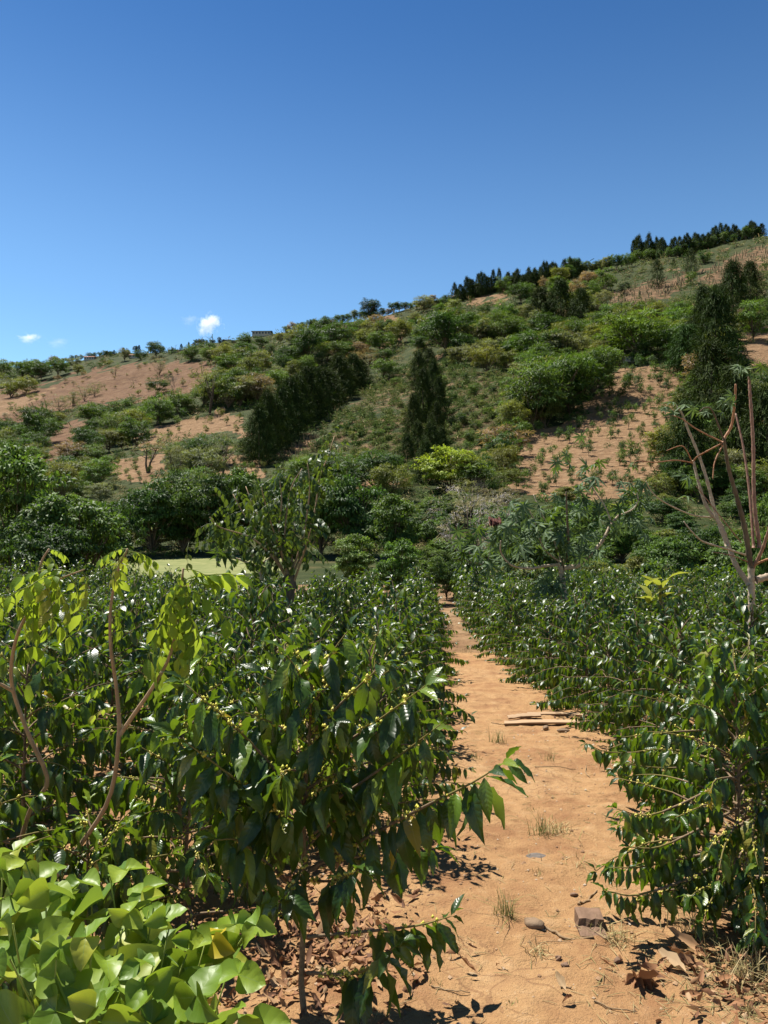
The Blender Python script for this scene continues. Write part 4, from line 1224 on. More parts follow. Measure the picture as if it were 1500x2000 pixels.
# --- bushes filling the valley floor between the field and the hill
vr = np.random.default_rng(90); vp = []
while len(vp) < 84:
    px = vr.uniform(-40, 1540); Y = vr.uniform(24, 88)
    x = (px - 750) / F * Y
    if -23 < x < 3 and 34 < Y < 60: continue
    if Y < 36 and px < 820: continue
    if any((x - a) ** 2 + (Y - b_) ** 2 < 2.6 ** 2 for a, b_ in vp): continue
    vp.append((x, Y))
    h = vr.uniform(1.2, 2.4) * (1 + Y / 160); w = h * vr.uniform(1.1, 1.7)
    vt = ['MG', 'DG', 'BG', 'OL', 'YG'][int(vr.choice(5, p=[.34, .3, .18, .14, .04]))]
    vs = 'at the left' if px < 500 else 'behind the path end' if px < 1000 else 'under the bare terrace'
    vn = dict(MG='mid green', DG='dark green', BG='bright green', OL='olive', YG='yellow green')[vt]
    tree('near', (x, Y, gnd(x, Y) - 0.1 * h), h, w, vt, '%s bush of the valley floor thicket %s' % (vn, vs), '%s bushes of the valley thicket %s' % (vn, vs))

# --- young plants on the bare terraces
def scatter_poly(poly, n, rng, mind):
    xs = [p[0] for p in poly]; ys = [p[1] for p in poly]; out = []
    for i in range(n * 30):
        x, y = rng.uniform(min(xs), max(xs)), rng.uniform(min(ys), max(ys))
        if inside(np.array(x), np.array(y), poly) and all((x - a) ** 2 + ((y - b) * 1.6) ** 2 > mind ** 2 for a, b in out):
            out.append((x, y))
            if len(out) >= n: break
    return out
_b = [tree_template(rt, 20, 22, 0.15, 0.18, 0.5, open_=0.3) for i in range(4)]
T['sapling_far'] = [fused(q, 'crown') for q in _b]
for x, y in scatter_poly(SOIL[6][0], 125, R, 13):
    h = R.uniform(16, 36)
    far_tree('sapling_far', 'young_shrub', x, y, h, h * R.uniform(0.5, 0.85), ['MG', 'DG', 'DG', 'MG'][int(R.integers(4))], 'young shrub planted on the bare orange terrace at right', 'shrub', 'young shrubs on the right bare terrace')
for poly in (SOIL[3][0], SOIL[4][0], SOIL[5][0]):
    for x, y in scatter_poly(poly, 20, R, 15):
        h = R.uniform(12, 24)
        far_tree('sapling_far', 'young_shrub', x, y, h, h * R.uniform(0.5, 0.9), ['MG', 'OL', 'DG'][int(R.integers(3))], 'young shrub on the stepped soil of the left terraces', 'shrub', 'young shrubs on the left terraces')
for x, y in scatter_poly(SOIL[0][0], 90, R, 9):
    h = R.uniform(4, 13)
    far_tree('sapling_far', 'dry_tuft', x, y, h, h * 1.2, ['GY', 'OL', 'BR'][int(R.integers(3))], 'tiny dry tuft on the brown grazed field', 'bush', 'dry tufts on the brown field')

# --- other trees of the wooded slope
def ridge_row(px): return float(np.interp(px, [0, 250, 500, 750, 1000, 1250, 1500], [716, 693, 660, 616, 548, 503, 462]))
KEEP1 = [(465, 925), (480, 800), (600, 740), (730, 690), (735, 800), (600, 890), (520, 985)]
KEEP2 = [(775, 690), (885, 690), (890, 985), (790, 985)]
def wood_zone(px, py):
    if py < ridge_row(px) + 12: return None
    for poly, k in SOIL:
        if inside(np.array(px), np.array(py), poly): return None
    for poly in (COFFEE_A, COFFEE_B):
        if inside(np.array(px), np.array(py), poly): return None
    for poly in (KEEP1, KEEP2):
        if inside(np.array(px), np.array(py), poly): return None
    if px > 1180 and py < 640: return None
    if px < 450 and py < 800: return ('left', 'leafy tree in the scattered wood around the brown field')
    if px < 600: return ('terrace', 'leafy tree in the wood around the left terraces')
    if py < 760: return ('upper', 'leafy tree in the mixed wood under the central ridge')
    return ('lower', 'leafy tree in the mixed wood on the lower slope')
TONE = dict(DG='dark green', MG='mid green', OL='olive', BG='bright green', GR='grey green', BR='brown')
AREA = dict(left='around the brown field at left', terrace='around the left terraces', upper='under the central ridge', lower='on the lower slope')
def wood_label(kd, tn, zn):
    w = 'tree' if kd == 'broad_far' else 'bush'
    lab = '%s %s of the mixed wood %s' % (TONE[tn], 'upright tree' if w == 'tree' else 'low rounded bush', AREA[zn])
    return lab, w, '%s %s %s' % (TONE[tn], 'trees' if w == 'tree' else 'bushes', AREA[zn])
cnt = 0; pts = []
while cnt < 380:
    px = R.uniform(-30, 1500); py = R.uniform(480, 985)
    z = wood_zone(px, py)
    if z is None or any((px - a) ** 2 + ((py - b) * 1.5) ** 2 < 17 ** 2 for a, b in pts): continue
    pts.append((px, py)); cnt += 1
    d = np.interp(py - ridge_row(px), [0, 120, 350], [0.5, 0.9, 1.3])
    h = R.uniform(36, 70) * d
    if any(inside(np.array(px), np.array(py - q_ * h), p_) for p_, k_ in SOIL for q_ in (0.35, 0.8)): pts.pop(); cnt -= 1; continue
    tn = ['DG', 'MG', 'OL', 'BG', 'GR', 'BR'][int(R.choice(6, p=[.33, .27, .22, .05, .09, .04]))]
    _kd = 'broad_far' if R.random() < 0.6 else 'bush_far'
    far_tree(_kd, 'wood_tree' if _kd == 'broad_far' else 'wood_bush', px, py, h, h * R.uniform(0.95, 1.5), tn, *wood_label(_kd, tn, z[0]))
#==SPLIT3==
for x, y in scatter_poly(COFFEE_A, 30, R, 24):
    h = R.uniform(18, 34)
    far_tree('bush_far', 'shade_bush', x, y, h, h * R.uniform(0.8, 1.3), ['MG', 'OL', 'DG'][int(R.integers(3))], 'leafy shade bush standing among the coffee on the open slope', 'bush', 'shade bushes on the coffee slope')
# --- low cover on the slope: nobody could count it
SCRUB_STOPS = [(0.0, (0.035, 0.070, 0.016)), (0.3, (0.085, 0.140, 0.026)), (0.55, (0.130, 0.180, 0.040)), (0.75, (0.19, 0.20, 0.060)), (0.9, (0.25, 0.20, 0.09)), (1.0, (0.32, 0.23, 0.13))]
KCOL = 0.92
M_SCRUB = rnd_mat('scrub', SCRUB_STOPS, 0.7, 0.22, 0.08)
KCOL = 0.64
def cover(name, label, cat, n, rng, accept, rnd_of, rb_of, ncard=12, mat=None, tall=1.4, lift=0.25, cs=1.15, rows=0.0):
    PX = rng.uniform(-520, 1980, n * 20); PY = rng.uniform(440, 1090, n * 20)
    keep = (PY > np.interp(PX, [0, 250, 500, 750, 1000, 1250, 1500], [716, 693, 660, 616, 548, 503, 462]) + 1) & accept(PX, PY, rng)
    PX, PY = PX[keep][:n], PY[keep][:n]
    x, y, z, ok = hit_many(PX, PY)
    ok &= (y > 30) & (y < 1300) & ~((y < 59) & (x < -7) & (y > 36))
    P = np.stack([x, y, z, PX, PY], 1)[ok]
    if rows:  # planted in lines running slantwise across the slope
        dn = P[:, 0] * 0.82 - P[:, 1] * 0.57
        sh = np.round(dn / rows) * rows - dn + rng.normal(0, 0.22, len(P))
        P[:, 0] += sh * 0.82; P[:, 1] -= sh * 0.57; P[:, 2] = gz(P[:, 0], P[:, 1])
    rb = rb_of(P, rng)
    pos = np.repeat(P[:, :3], ncard, 0); rr = np.repeat(rb, ncard)
    N = len(pos)
    pos[:, 2] += lift * rr
    d = unit(N, rng); d[:, 2] = np.where(d[:, 2] < 0, -0.45 * d[:, 2], d[:, 2]) - 0.15
    pos = pos + d * rr[:, None] * np.array([0.85, 0.85, tall]) * (rng.random(N) ** 0.5)[:, None]
    y = d + rng.normal(0, 0.4, (N, 3)) - UP * 0.3
    M = frames(pos, y, UP * 0.7 + d * 0.8 + rng.normal(0, 0.7, (N, 3)), cs * rr * rng.uniform(0.35, 0.7, N))
    rv = np.clip(np.repeat(rnd_of(P, rng), ncard) + rng.normal(0, 0.17, N), 0, 0.999)
    V, Q, U, r = merge(CARD, M, rv)
    o = link(name, np_mesh(name, V, Q, mat or M_SCRUB, U, r))
    tag(o, label, cat, None, 'stuff')

def in_soil(px, py):
    q = np.zeros(len(px), bool)
    for p, k in SOIL: q |= inside(px, py, p)
    return q
def patch(P, rng): return np.clip(0.42 + 1.15 * fbm(P[:, 0] / 22.0, P[:, 1] / 22.0, 3, 3) + rng.normal(0, 0.12, len(P)), 0, 1)
def size_scrub(P, rng): return np.clip(P[:, 1] * 0.0060, 0.45, 3.4) * rng.uniform(0.6, 1.4, len(P))
def acc_scrub(px, py, rng):
    k = fbm(px / 30.0, py / 20.0, 4, 3)
    return np.where(in_soil(px, py), rng.random(len(px)) < np.clip(0.13 + 0.7 * k, 0, 1), ~(inside(px, py, COFFEE_A) | inside(px, py, COFFEE_B)))
cover('hillside_scrub', 'green and olive scrub covering the slope between the trees', 'scrub', 7200, R, acc_scrub, patch, size_scrub, 40)
def acc_coffee(px, py, rng):
    return inside(px, py, COFFEE_A) | inside(px, py, COFFEE_B)
def patch_c(P, rng): return np.clip(0.34 + 0.8 * fbm(P[:, 0] / 14.0, P[:, 1] / 14.0, 8, 3) + rng.normal(0, 0.2, len(P)), 0.02, 0.95)
def size_c(P, rng): return np.clip(P[:, 1] * 0.0052, 0.6, 2.0) * rng.uniform(0.65, 1.2, len(P))
cover('hillside_coffee', 'green coffee plants covering the open slopes of the hill', 'coffee plants', 1500, R, acc_coffee, patch_c, size_c, 56, None, 1.7, 0.55, 1.35, 4.2)

# dry stalks standing in the upper brown fields
g = Geo()
ST = [SOIL[7][0], SOIL[8][0], SOIL[11][0], SOIL[18][0]]
for poly in ST:
    xs = [p[0] for p in poly]; ys = [p[1] for p in poly]
    n = int(min(420, (max(xs) - min(xs)) * (max(ys) - min(ys)) * 0.06))
    for i in range(n):
        px, py = R.uniform(min(xs), max(xs)), R.uniform(min(ys), max(ys))
        if not inside(np.array(px), np.array(py), poly): continue
        x, y, z = hit(px, py)
        h = R.uniform(3, 8) / F * y
        V, Q, U = tube(np.array([(x, y, z - .2), (x + R.normal(0, .1) * h, y + R.normal(0, .1) * h, z + h)]), [0.0009 * y, 0.0005 * y], 4, False)
        g.add(V, Q, U, R.random())
M_STALK = rnd_mat('dry_stalk', [(0, (0.30, 0.20, 0.10)), (0.6, (0.42, 0.30, 0.16)), (1, (0.16, 0.17, 0.06))])
tag(link('dry_stalks', g.mesh('dry_stalks', M_STALK)), 'dry pale stalks standing in the brown plots near the ridge', 'stalks', None, 'stuff')

# --- houses on the skyline
M_WALL = rough_mat('house_wall', (0.52, 0.48, 0.42), (0.62, 0.58, 0.52), 1.5, bump=0.1)
M_ROOFG = rough_mat('green_roof', (0.10, 0.14, 0.10), (0.15, 0.19, 0.14), 1.0, rough=0.5, bump=0.1)
M_ROOFR = rough_mat('red_roof', (0.42, 0.16, 0.09), (0.52, 0.24, 0.14), 1.0, bump=0.2)
M_ROOFS = rough_mat('grey_roof', (0.42, 0.42, 0.40), (0.55, 0.55, 0.53), 1.0, rough=0.5, bump=0.1)
M_GLASS = rnd_mat('window_glass', [(0, (0.03, 0.04, 0.05)), (1, (0.05, 0.06, 0.07))], 0.1, 0, 0.6)
def box_geo(g, c, s):
    x, y, z = np.array(s) / 2
    V = np.array([(-x, -y, -z), (x, -y, -z), (x, y, -z), (-x, y, -z), (-x, -y, z), (x, -y, z), (x, y, z), (-x, y, z)]) + np.array(c)
    return g.add(V, [(0, 3, 2, 1), (4, 5, 6, 7), (0, 1, 5, 4), (1, 2, 6, 5), (2, 3, 7, 6), (3, 0, 4, 7)])
def house(px, pyb, wp, hp, roof, label, nwin=4):
    x, y, z = hit(px, pyb)
    w = wp / F * y; h = hp / F * y; d = w * 0.5
    t = thing('house', label, 'house', (x, y, z - 0.4 * h), None, R.uniform(-0.15, 0.15))
    t.scale = (1, 1, 1)
    hw = h * 1.1
    link('wall', box_geo(Geo(), (0, 0, hw / 2), (w, d, hw)).mesh('wall', M_WALL, False), t)
    g = Geo(); e = w * 0.06; rh = h * 0.35
    V = np.array([(-w / 2 - e, -d / 2 - e, hw), (w / 2 + e, -d / 2 - e, hw), (w / 2 + e, d / 2 + e, hw), (-w / 2 - e, d / 2 + e, hw),
                  (-w / 2 - e, 0, hw + rh), (w / 2 + e, 0, hw + rh)])
    g.add(V, [(0, 1, 5, 4), (2, 3, 4, 5), (1, 2, 5, 5), (3, 0, 4, 4), (0, 3, 2, 1)])
    Qs = np.concatenate(g.Q)
    me = bpy.data.meshes.new('roof'); me.from_pydata(V.tolist(), [], [(0, 1, 5, 4), (2, 3, 4, 5), (1, 2, 5), (3, 0, 4), (0, 3, 2, 1)]); me.materials.append(roof)
    link('roof', me, t)
    wm = box_geo(Geo(), (0, 0, 0), (w / nwin * 0.5, 0.12, hw * 0.36)).mesh('window', M_GLASS, False)
    for i in range(nwin):
        link('window', wm, t, (-w / 2 + w * (i + 0.5) / nwin, -d / 2 - 0.02, hw * 0.68))
house(512, 656, 36, 9, M_ROOFG, 'long low house with a green roof on the skyline', 6)
house(176, 704, 20, 7, M_ROOFR, 'house with a red roof at the low left of the skyline')
house(262, 699, 18, 6, M_ROOFR, 'small red roofed house among trees at left below the skyline', 3)
house(344, 688, 22, 5, M_ROOFS, 'white roofed shed under the left skyline trees', 3)
house(338, 673, 18, 4, M_ROOFS, 'small pale roofed house on the left skyline', 3)
house(442, 664, 16, 4, M_ROOFR, 'tiny brown roofed house left of the long green roofed one', 3)
house(1236, 706, 36, 9, M_ROOFS, 'grey roofed shed at the top edge of the bare terrace', 4)

# --- clouds: real bodies of droplets far behind the ridge
def cloud_mat(name, dens, scale):
    m, n, l = new_mat(name)
    tc = n.new('ShaderNodeTexCoord')
    nz = noise_n(n, l, scale, 6, 0.62, tc.outputs['Object'])
    ln = n.new('ShaderNodeVectorMath'); ln.operation = 'LENGTH'; l.new(tc.outputs['Object'], ln.inputs[0])
    e = math_n(n, l, 'SUBTRACT', math_n(n, l, 'MULTIPLY_ADD', nz, 2.4, -0.75), ln.outputs['Value'])
    f = math_n(n, l, 'MULTIPLY', math_n(n, l, 'MAXIMUM', e, 0.0), dens)
    v = n.new('ShaderNodeVolumePrincipled'); v.inputs['Color'].default_value = (1, 1, 1, 1); v.inputs['Anisotropy'].default_value = 0.2
    l.new(f, v.inputs['Density'])
    o = n.new('ShaderNodeOutputMaterial'); l.new(v.outputs[0], o.inputs['Volume'])
    return m
def cloud(px, py, wp, hp, dens, label, roll=0.0, scale=1.6):
    Y = 4000.0; c = at(px, py, Y)
    import bmesh
    bm = bmesh.new(); bmesh.ops.create_icosphere(bm, subdivisions=3, radius=1.0)
    me = bpy.data.meshes.new('cloud'); bm.to_mesh(me); bm.free()
    me.materials.append(cloud_mat('cloud', dens, scale))
    o = link('cloud', me, None, c); o.scale = (1.25 * wp / 2 / F * Y, 1.25 * wp / 2 / F * Y, 1.25 * hp / 2 / F * Y); o.rotation_euler = (0, roll, R.uniform(0, 1))
    tag(o, label, 'cloud')
cloud(410, 630, 60, 66, 0.05, 'small bright puff of cloud above the long green roofed house', 0.4)
cloud(372, 624, 46, 34, 0.006, 'faint wisp of cloud just left of the bright puff', 0.2)
cloud(58, 659, 56, 26, 0.03, 'small pale cloud low over the far left skyline')
cloud(115, 668, 60, 26, 0.006, 'faint grey wisp of cloud right of the small pale one')
# ------------------------------------------------------------------ drooping-leaved saplings (compound leaves)
def compound_leaf(rng, pairs=3, leaflet=0.42):
    """one leaf: a hanging midrib with opposite leaflets; length about 1"""
    P = np.array([(0, t, -0.45 * t * t) for t in np.linspace(0, 1, 7)])
    g = Geo()
    V, Q, U = tube(P, np.linspace(0.014, 0.007, 7), 4, False); U = np.full_like(U, 0.5); g.add(V, Q, U)
    pos, y, z, sc = [], [], [], []
    for k in range(pairs):
        t = 0.28 + 0.72 * k / (pairs - 1)
        c = np.array([0, t, -0.45 * t * t])
        for sd in (-1, 1):
            pos.append(c); y.append(np.array([sd * 0.62, 0.5, -0.55 - 0.5 * t]) + rng.normal(0, 0.14, 3)); z.append(np.array([sd * 0.5, 0.3, 0.9]) + rng.normal(0, .2, 3))
            sc.append(leaflet * (0.62 + 0.5 * t) * rng.uniform(0.85, 1.12))
    M = frames(np.array(pos), np.array(y), np.array(z), np.array(sc))
    lt = leaf_tmpl(4, 2, 0.5, 0.3, 0.3, 0.03, 3)
    V, Q, U, r = merge(lt, M, np.zeros(len(M))); g.add(V, Q, U)
    return g
rs = np.random.default_rng(5)
_g = [compound_leaf(rs, int(rs.integers(3, 5))) for i in range(5)]
INGA = [q.mesh('leaf', M_INGA) for q in _g]
M_INGAD = leaf_mat('dark_drooping_leaf', [(0.0, (0.025, 0.055, 0.010)), (0.6, (0.05, 0.10, 0.014)), (0.9, (0.12, 0.19, 0.02)), (1.0, (0.26, 0.26, 0.05))],
                   (0.08, 0.12, 0.03), rough=0.42, trans=0.28, tcol=(0.28, 0.40, 0.02), rib=(0.12, 0.16, 0.05), spec=0.35)
INGAD = [q.mesh('leaf', M_INGAD) for q in _g]
def stalk(name, pts, r0, r1, mat, parent, base, n=16, sides=8):
    P = curve_pts([Vector(p) - base for p in pts], n)
    V, Q, U = tube(P, np.linspace(r0, r1, n), sides)
    return link(name, np_mesh(name, V, Q, mat, U), parent), P

def put_leaf(t, base, mesh, pos, yd, zd, size, name='leaf'):
    M = frames(np.array([pos]), np.array([yd], float), np.array([zd], float), np.array([size]))
    o = link(name, mesh, t); o.matrix_basis = Matrix(M[0].tolist()); return o

def inga_leaves(t, P, rng, n, size, lo=0.55, spread=1.0):
    L = len(P)
    for i in range(n):
        f = lo + (1 - lo) * (i + rng.random()) / n
        k = min(int(f * (L - 1)), L - 2); p = P[k] + (P[k + 1] - P[k]) * (f * (L - 1) - k)
        az = 2.4 * i + rng.uniform(-.5, .5)
        d = np.array([math.cos(az) * spread, math.sin(az) * spread, rng.uniform(-0.9, 0.45)])
        put_leaf(t, None, INGA[rng.integers(len(INGA))], p, d, UP + rng.normal(0, .2, 3), size * rng.uniform(0.7, 1.15) * (0.75 if f > 0.93 else 1))

rs = np.random.default_rng(21)
b = Vector((at(15, 1850, 3.2).x, 3.2, 0)); b.z = gnd(b.x, b.y)
t = thing('forked_sapling', 'thin forked sapling with a bare tan stem and a drooping bright leaf tuft', 'sapling', b)
_, P1 = stalk('stem', [b + Vector((0, 0, -.03)), at(45, 1800, 3.2), at(85, 1745, 3.15), at(150, 1660, 3.1), at(213, 1560, 3.05), at(232, 1440, 3.0), at(228, 1350, 3.0), at(216, 1260, 2.95), at(217, 1180, 2.95), at(232, 1110, 2.92), at(249, 1072, 2.9)], 0.0125, 0.004, M_SAPBARK, t, b, 40)
_, P2 = stalk('branch', [at(234, 1436, 3.0), at(262, 1395, 2.97), at(300, 1340, 2.93), at(330, 1285, 2.9), at(345, 1225, 2.87), at(352, 1165, 2.85), at(358, 1110, 2.83)], 0.0095, 0.004, M_SAPBARK, t, b, 20)
inga_leaves(t, P1, rs, 5, 0.18, 0.985, 1.0)
inga_leaves(t, P2, rs, 12, 0.205, 0.66, 0.7); inga_leaves(t, P2, rs, 9, 0.19, 0.88, 0.8)
for i in range(5):
    k = int(rs.integers(20, 36)); put_leaf(t, b, INGA[i], P1[k], rs.normal(0, 1, 3), UP, 0.10)
b = Vector((at(20, 1800, 3.35).x, 3.35, 0)); b.z = gnd(b.x, b.y)
t = thing('leaning_sapling', 'dark stemmed sapling at the left edge with golden young leaves', 'sapling', b)
_, P1 = stalk('stem', [b + Vector((0, 0, -.03)), at(35, 1675, 3.3), at(60, 1580, 3.25), at(93, 1525, 3.2), at(58, 1440, 3.15), at(27, 1354, 3.1), at(22, 1300, 3.05), at(34, 1240, 3.0), at(52, 1200, 3.0), at(70, 1150, 2.95), at(80, 1100, 2.95), at(96, 1072, 2.95)], 0.011, 0.004, M_SAPBARK, t, b, 40)
_, P2 = stalk('branch', [at(26, 1350, 3.1), at(8, 1340, 3.05), at(-20, 1320, 3.0), at(-40, 1250, 2.95), at(-30, 1180, 2.9), at(-10, 1130, 2.9)], 0.008, 0.003, M_SAPBARK, t, b, 14)
_, P3 = stalk('branch', [at(60, 1180, 3.0), at(110, 1135, 2.95), at(165, 1112, 2.9)], 0.005, 0.0025, M_SAPBARK, t, b, 10)
inga_leaves(t, P1, rs, 12, 0.175, 0.74, 0.8); inga_leaves(t, P2, rs, 5, 0.17, 0.55, 0.8); inga_leaves(t, P3, rs, 6, 0.16, 0.4, 0.8)

# ------------------------------------------------------------------ pale broad-leaved bush in the near left corner
BROAD = [np_mesh('leaf', *q[:2], M_BROAD, q[2]) for q in [leaf_tmpl(7, 4, rs.uniform(0.8, 1.02), rs.uniform(-0.1, 0.5), rs.uniform(0.05, 0.7), rs.uniform(0.02, 0.06), rs.uniform(1, 2.5), prof='ovate', twist=rs.uniform(-.8, .8), tip=0.012) for i in range(7)]]
M_YEL2 = leaf_mat('pale_yellow_leaf', [(0.0, (0.50, 0.40, 0.03)), (1.0, (0.60, 0.48, 0.04))], (0.5, 0.42, 0.06), veins=False, trans=0.3, tcol=(0.6, 0.5, 0.03))
BYEL = [np_mesh('yellow_leaf', *q[:2], M_YEL2, q[2]) for q in [leaf_tmpl(6, 4, 0.85, 0.3, 0.4, 0.02, 2, prof='ovate', tip=0.015)]]
b = Vector((-0.72, 1.95, 0)); b.z = gnd(b.x, b.y)
t = thing('broad_leaved_bush', 'pale green broad leaved bush in the near left corner', 'bush', b)
rs = np.random.default_rng(8)
TOPS = [(5, 1690, 1.75), (50, 1670, 1.9), (25, 1790, 1.6), (90, 1760, 1.75), (140, 1740, 1.9), (178, 1715, 1.95), (215, 1700, 1.9), (255, 1740, 1.95), (240, 1800, 1.7), (300, 1760, 1.95), (330, 1800, 1.8), (180, 1830, 1.6), (110, 1860, 1.55),
        (300, 1870, 1.65), (365, 1850, 1.9), (400, 1830, 2.0), (470, 1790, 2.1), (485, 1800, 2.0), (440, 1900, 1.8), (380, 1930, 1.65), (260, 1930, 1.6), (60, 1920, 1.55), (180, 1950, 1.5), (480, 1975, 1.75), (330, 1985, 1.6), (20, 1860, 1.5), (-30, 1750, 1.7), (130, 1990, 1.5)]
for i, (px, py, Y) in enumerate(TOPS):
    e = at(px, py + 14, Y)
    st = b + Vector((rs.normal(0, .07), rs.normal(0, .07), -0.02))
    mid = st * 0.4 + e * 0.6 + Vector((rs.normal(0, .03), rs.normal(0, .03), -0.06))
    _, P = stalk('stem', [st, mid, e], 0.0045, 0.0018, M_GSTEM, t, b, 12, 6)
    for k in range(5 if py < 1850 else 3):
        f = 1.0 - 0.1 * k
        q = f * 11; j = min(int(q), 10); p = P[j] + (P[j + 1] - P[j]) * (q - j)
        az = rs.uniform(0, 6.28)
        pd = np.array([math.cos(az), math.sin(az), rs.uniform(0.2, 0.8)]); pd /= np.linalg.norm(pd)
        pl = rs.uniform(0.02, 0.05)
        tip = p + pd * pl
        sz = (0.122 if k > 1 else 0.065 + 0.02 * k) * rs.uniform(0.7, 1.25)
        for w in range(3 if k == 0 else 2 if k % 2 else 1):
            ya = az + (w * 2.1 if k == 0 else (w - 0.5) * 1.6)
            y = np.array([math.cos(ya), math.sin(ya), rs.uniform(-0.7, 0.8)])
            z = UP * 0.8 + np.array([-0.1, -0.45, 0]) + rs.normal(0, 0.4, 3)
            put_leaf(t, b, (BYEL[0] if rs.random() < 0.025 else BROAD[rs.integers(7)]), tip, y, z, sz)

# ------------------------------------------------------------------ castor plants
def palm_leaf(rng, lobes=8):
    V = [(0, 0, 0)]; Q = []; U = [(0.5, 0.3)]
    def pt(a, r, z): V.append((math.sin(a) * r, math.cos(a) * r, z)); U.append((0.5 + 0.3 * math.sin(a), 0.4 + 0.4 * math.cos(a)))
    sp = 2.45
    for k in range(lobes):
        a = -sp + 2 * sp * k / (lobes - 1); L = (0.62 + 0.38 * math.cos(a * 0.55)) * rng.uniform(0.9, 1.1); h = sp / (lobes - 1)
        dr = -0.35 * rng.uniform(0.6, 1.5)
        i0 = len(V)
        pt(a - h, 0.22, 0.02); pt(a - h * 0.62, 0.52 * L, dr * .3); pt(a, L, dr); pt(a + h * 0.62, 0.52 * L, dr * .3); pt(a + h, 0.22, 0.02); pt(a, 0.5 * L, dr * .3 - 0.05)
        Q += [(0, i0, i0 + 1, i0 + 5), (i0 + 5, i0 + 1, i0 + 2, i0 + 2), (0, i0 + 5, i0 + 3, i0 + 4), (i0 + 5, i0 + 2, i0 + 3, i0 + 3)]
    F4 = [[x for j, x in enumerate(q) if j == 0 or x != q[j - 1]] for q in Q]
    me = bpy.data.meshes.new('leaf'); me.from_pydata(V, [], F4); me.materials.append(M_CASTOR)
    uvl = me.uv_layers.new(name='UVMap')
    for lp in me.loops: uvl.data[lp.index].uv = U[lp.vertex_index]
    for p in me.polygons: p.use_smooth = True
    return me
rs = np.random.default_rng(31)
PALM = [palm_leaf(rs) for i in range(4)]

def ringed(name, pts, r0, r1, mat, parent, base, n=28, ring=0.12, sides=8):
    P = curve_pts([Vector(p) - base for p in pts], n)
    L = np.linalg.norm(np.diff(P, axis=0), axis=1).sum()
    m = max(n, int(L / ring) * 4)
    P = curve_pts([Vector(p) - base for p in pts], m)
    rad = 0.64 * np.linspace(r0, r1, m) * np.where(np.arange(m) % 4 == 0, 1.2, 0.97)
    V, Q, U = tube(P, rad, sides)
    link(name, np_mesh(name, V, Q, mat, U), parent)
    return P

def palm_cluster(t, base, px, py, Y, n, rng, spread, size, droop=0.9):
    c = np.array(at(px, py, Y) - base)
    for i in range(n):
        o = rng.normal(0, 1, 3) * np.array([spread[0], spread[0], spread[1]]) / F * Y * 0.5
        d = rng.normal(0, 0.6, 3); d[2] = rng.uniform(-1.3, 0.1) * droop
        put_leaf(t, base, PALM[rng.integers(4)], c + o, d, np.array([0, -0.4, 0.8]) + rng.normal(0, .35, 3), size * rng.uniform(0.6, 1.2))

def twig_bunch(t, base, P, rng, n=5, L=0.2, mat=None):
    for i in range(n):
        e = P[-1] + rng.normal(0, L * 0.6, 3) + np.array([0, 0, -0.05])
        V, Q, U = tube(np.array([P[-1], (P[-1] + e) / 2 + rng.normal(0, .03, 3), e]), [0.006, 0.005, 0.003], 5)
        link('twig', np_mesh('twig', V, Q, mat or M_ORANGEBARK, U), t)

Yc = 7.8
b = Vector((at(1470, 1400, Yc).x, Yc, 0)); b.z = gnd(b.x, b.y)
t = thing('bare_castor_plant', 'tall almost leafless castor plant with ringed red and tan stalks at right', 'plant', b)
A = lambda *q, dy=0.0: [at(x, y, Yc + dy * i / max(1, len(q) - 1)) for i, (x, y) in enumerate(q)]
ringed('trunk', [b + Vector((0, 0, -.05))] + A((1470, 1265), (1468, 1180), (1467, 1100)), 0.062, 0.05, M_CASTORBARK, t, b)
ringed('stalk', A((1467, 1110), (1455, 1034), (1440, 974), (1423, 914), (1414, 857), dy=-0.3), 0.045, 0.022, M_BARK, t, b)
ringed('stalk', A((1463, 1142), (1437, 1103), (1422, 1064), (1407, 1025), (1380, 989), (1363, 938), (1354, 899), dy=0.3), 0.042, 0.020, M_CASTORBARK, t, b)
Pb = ringed('stalk', A((1420, 1066), (1398, 1004), (1380, 935), (1363, 884), (1344, 839), (1332, 808), (1318, 790), dy=0.2), 0.030, 0.014, M_CASTORBARK, t, b)
Po = ringed('branch', [at(1414, 857, 7.5), at(1429, 830, 7.5), at(1435, 785, 7.45), at(1437, 750, 7.4)], 0.022, 0.016, M_ORANGEBARK, t, b)
ringed('branch', [at(1414, 860, 7.5), at(1392, 804, 7.45), at(1378, 796, 7.4), at(1366, 804, 7.4)], 0.015, 0.008, M_BARK, t, b)
Pc = ringed('branch', [at(1412, 864, 7.5), at(1362, 839, 7.6), at(1332, 818, 7.65), at(1312, 811, 7.7)], 0.013, 0.007, M_ORANGEBARK, t, b)
ringed('branch', [at(1410, 866, 7.5), at(1365, 890, 7.8), at(1354, 901, 8.05)], 0.014, 0.012, M_ORANGEBARK, t, b)
ringed('branch', [at(1411, 870, 7.5), at(1396, 902, 7.45), at(1392, 935, 7.4)], 0.012, 0.007, M_ORANGEBARK, t, b)
ringed('branch', [at(1353, 905, 8.1), at(1340, 878, 8.0), at(1328, 871, 8.0), at(1302, 880, 7.95)], 0.012, 0.006, M_ORANGEBARK, t, b)
ringed('stalk', A((1484, 1070), (1473, 980), (1471, 866), (1465, 770), (1463, 732), dy=0.1), 0.034, 0.020, M_REDBARK, t, b)
ringed('stalk', A((1472, 1070), (1464, 965), (1452, 875), (1437, 808), dy=0.4), 0.024, 0.014, M_REDBARK, t, b)
ringed('stalk', [at(1476, 1133, Yc), at(1500, 1126, Yc), at(1530, 1118, Yc), at(1560, 1080, Yc)], 0.06, 0.045, M_CASTORBARK, t, b)
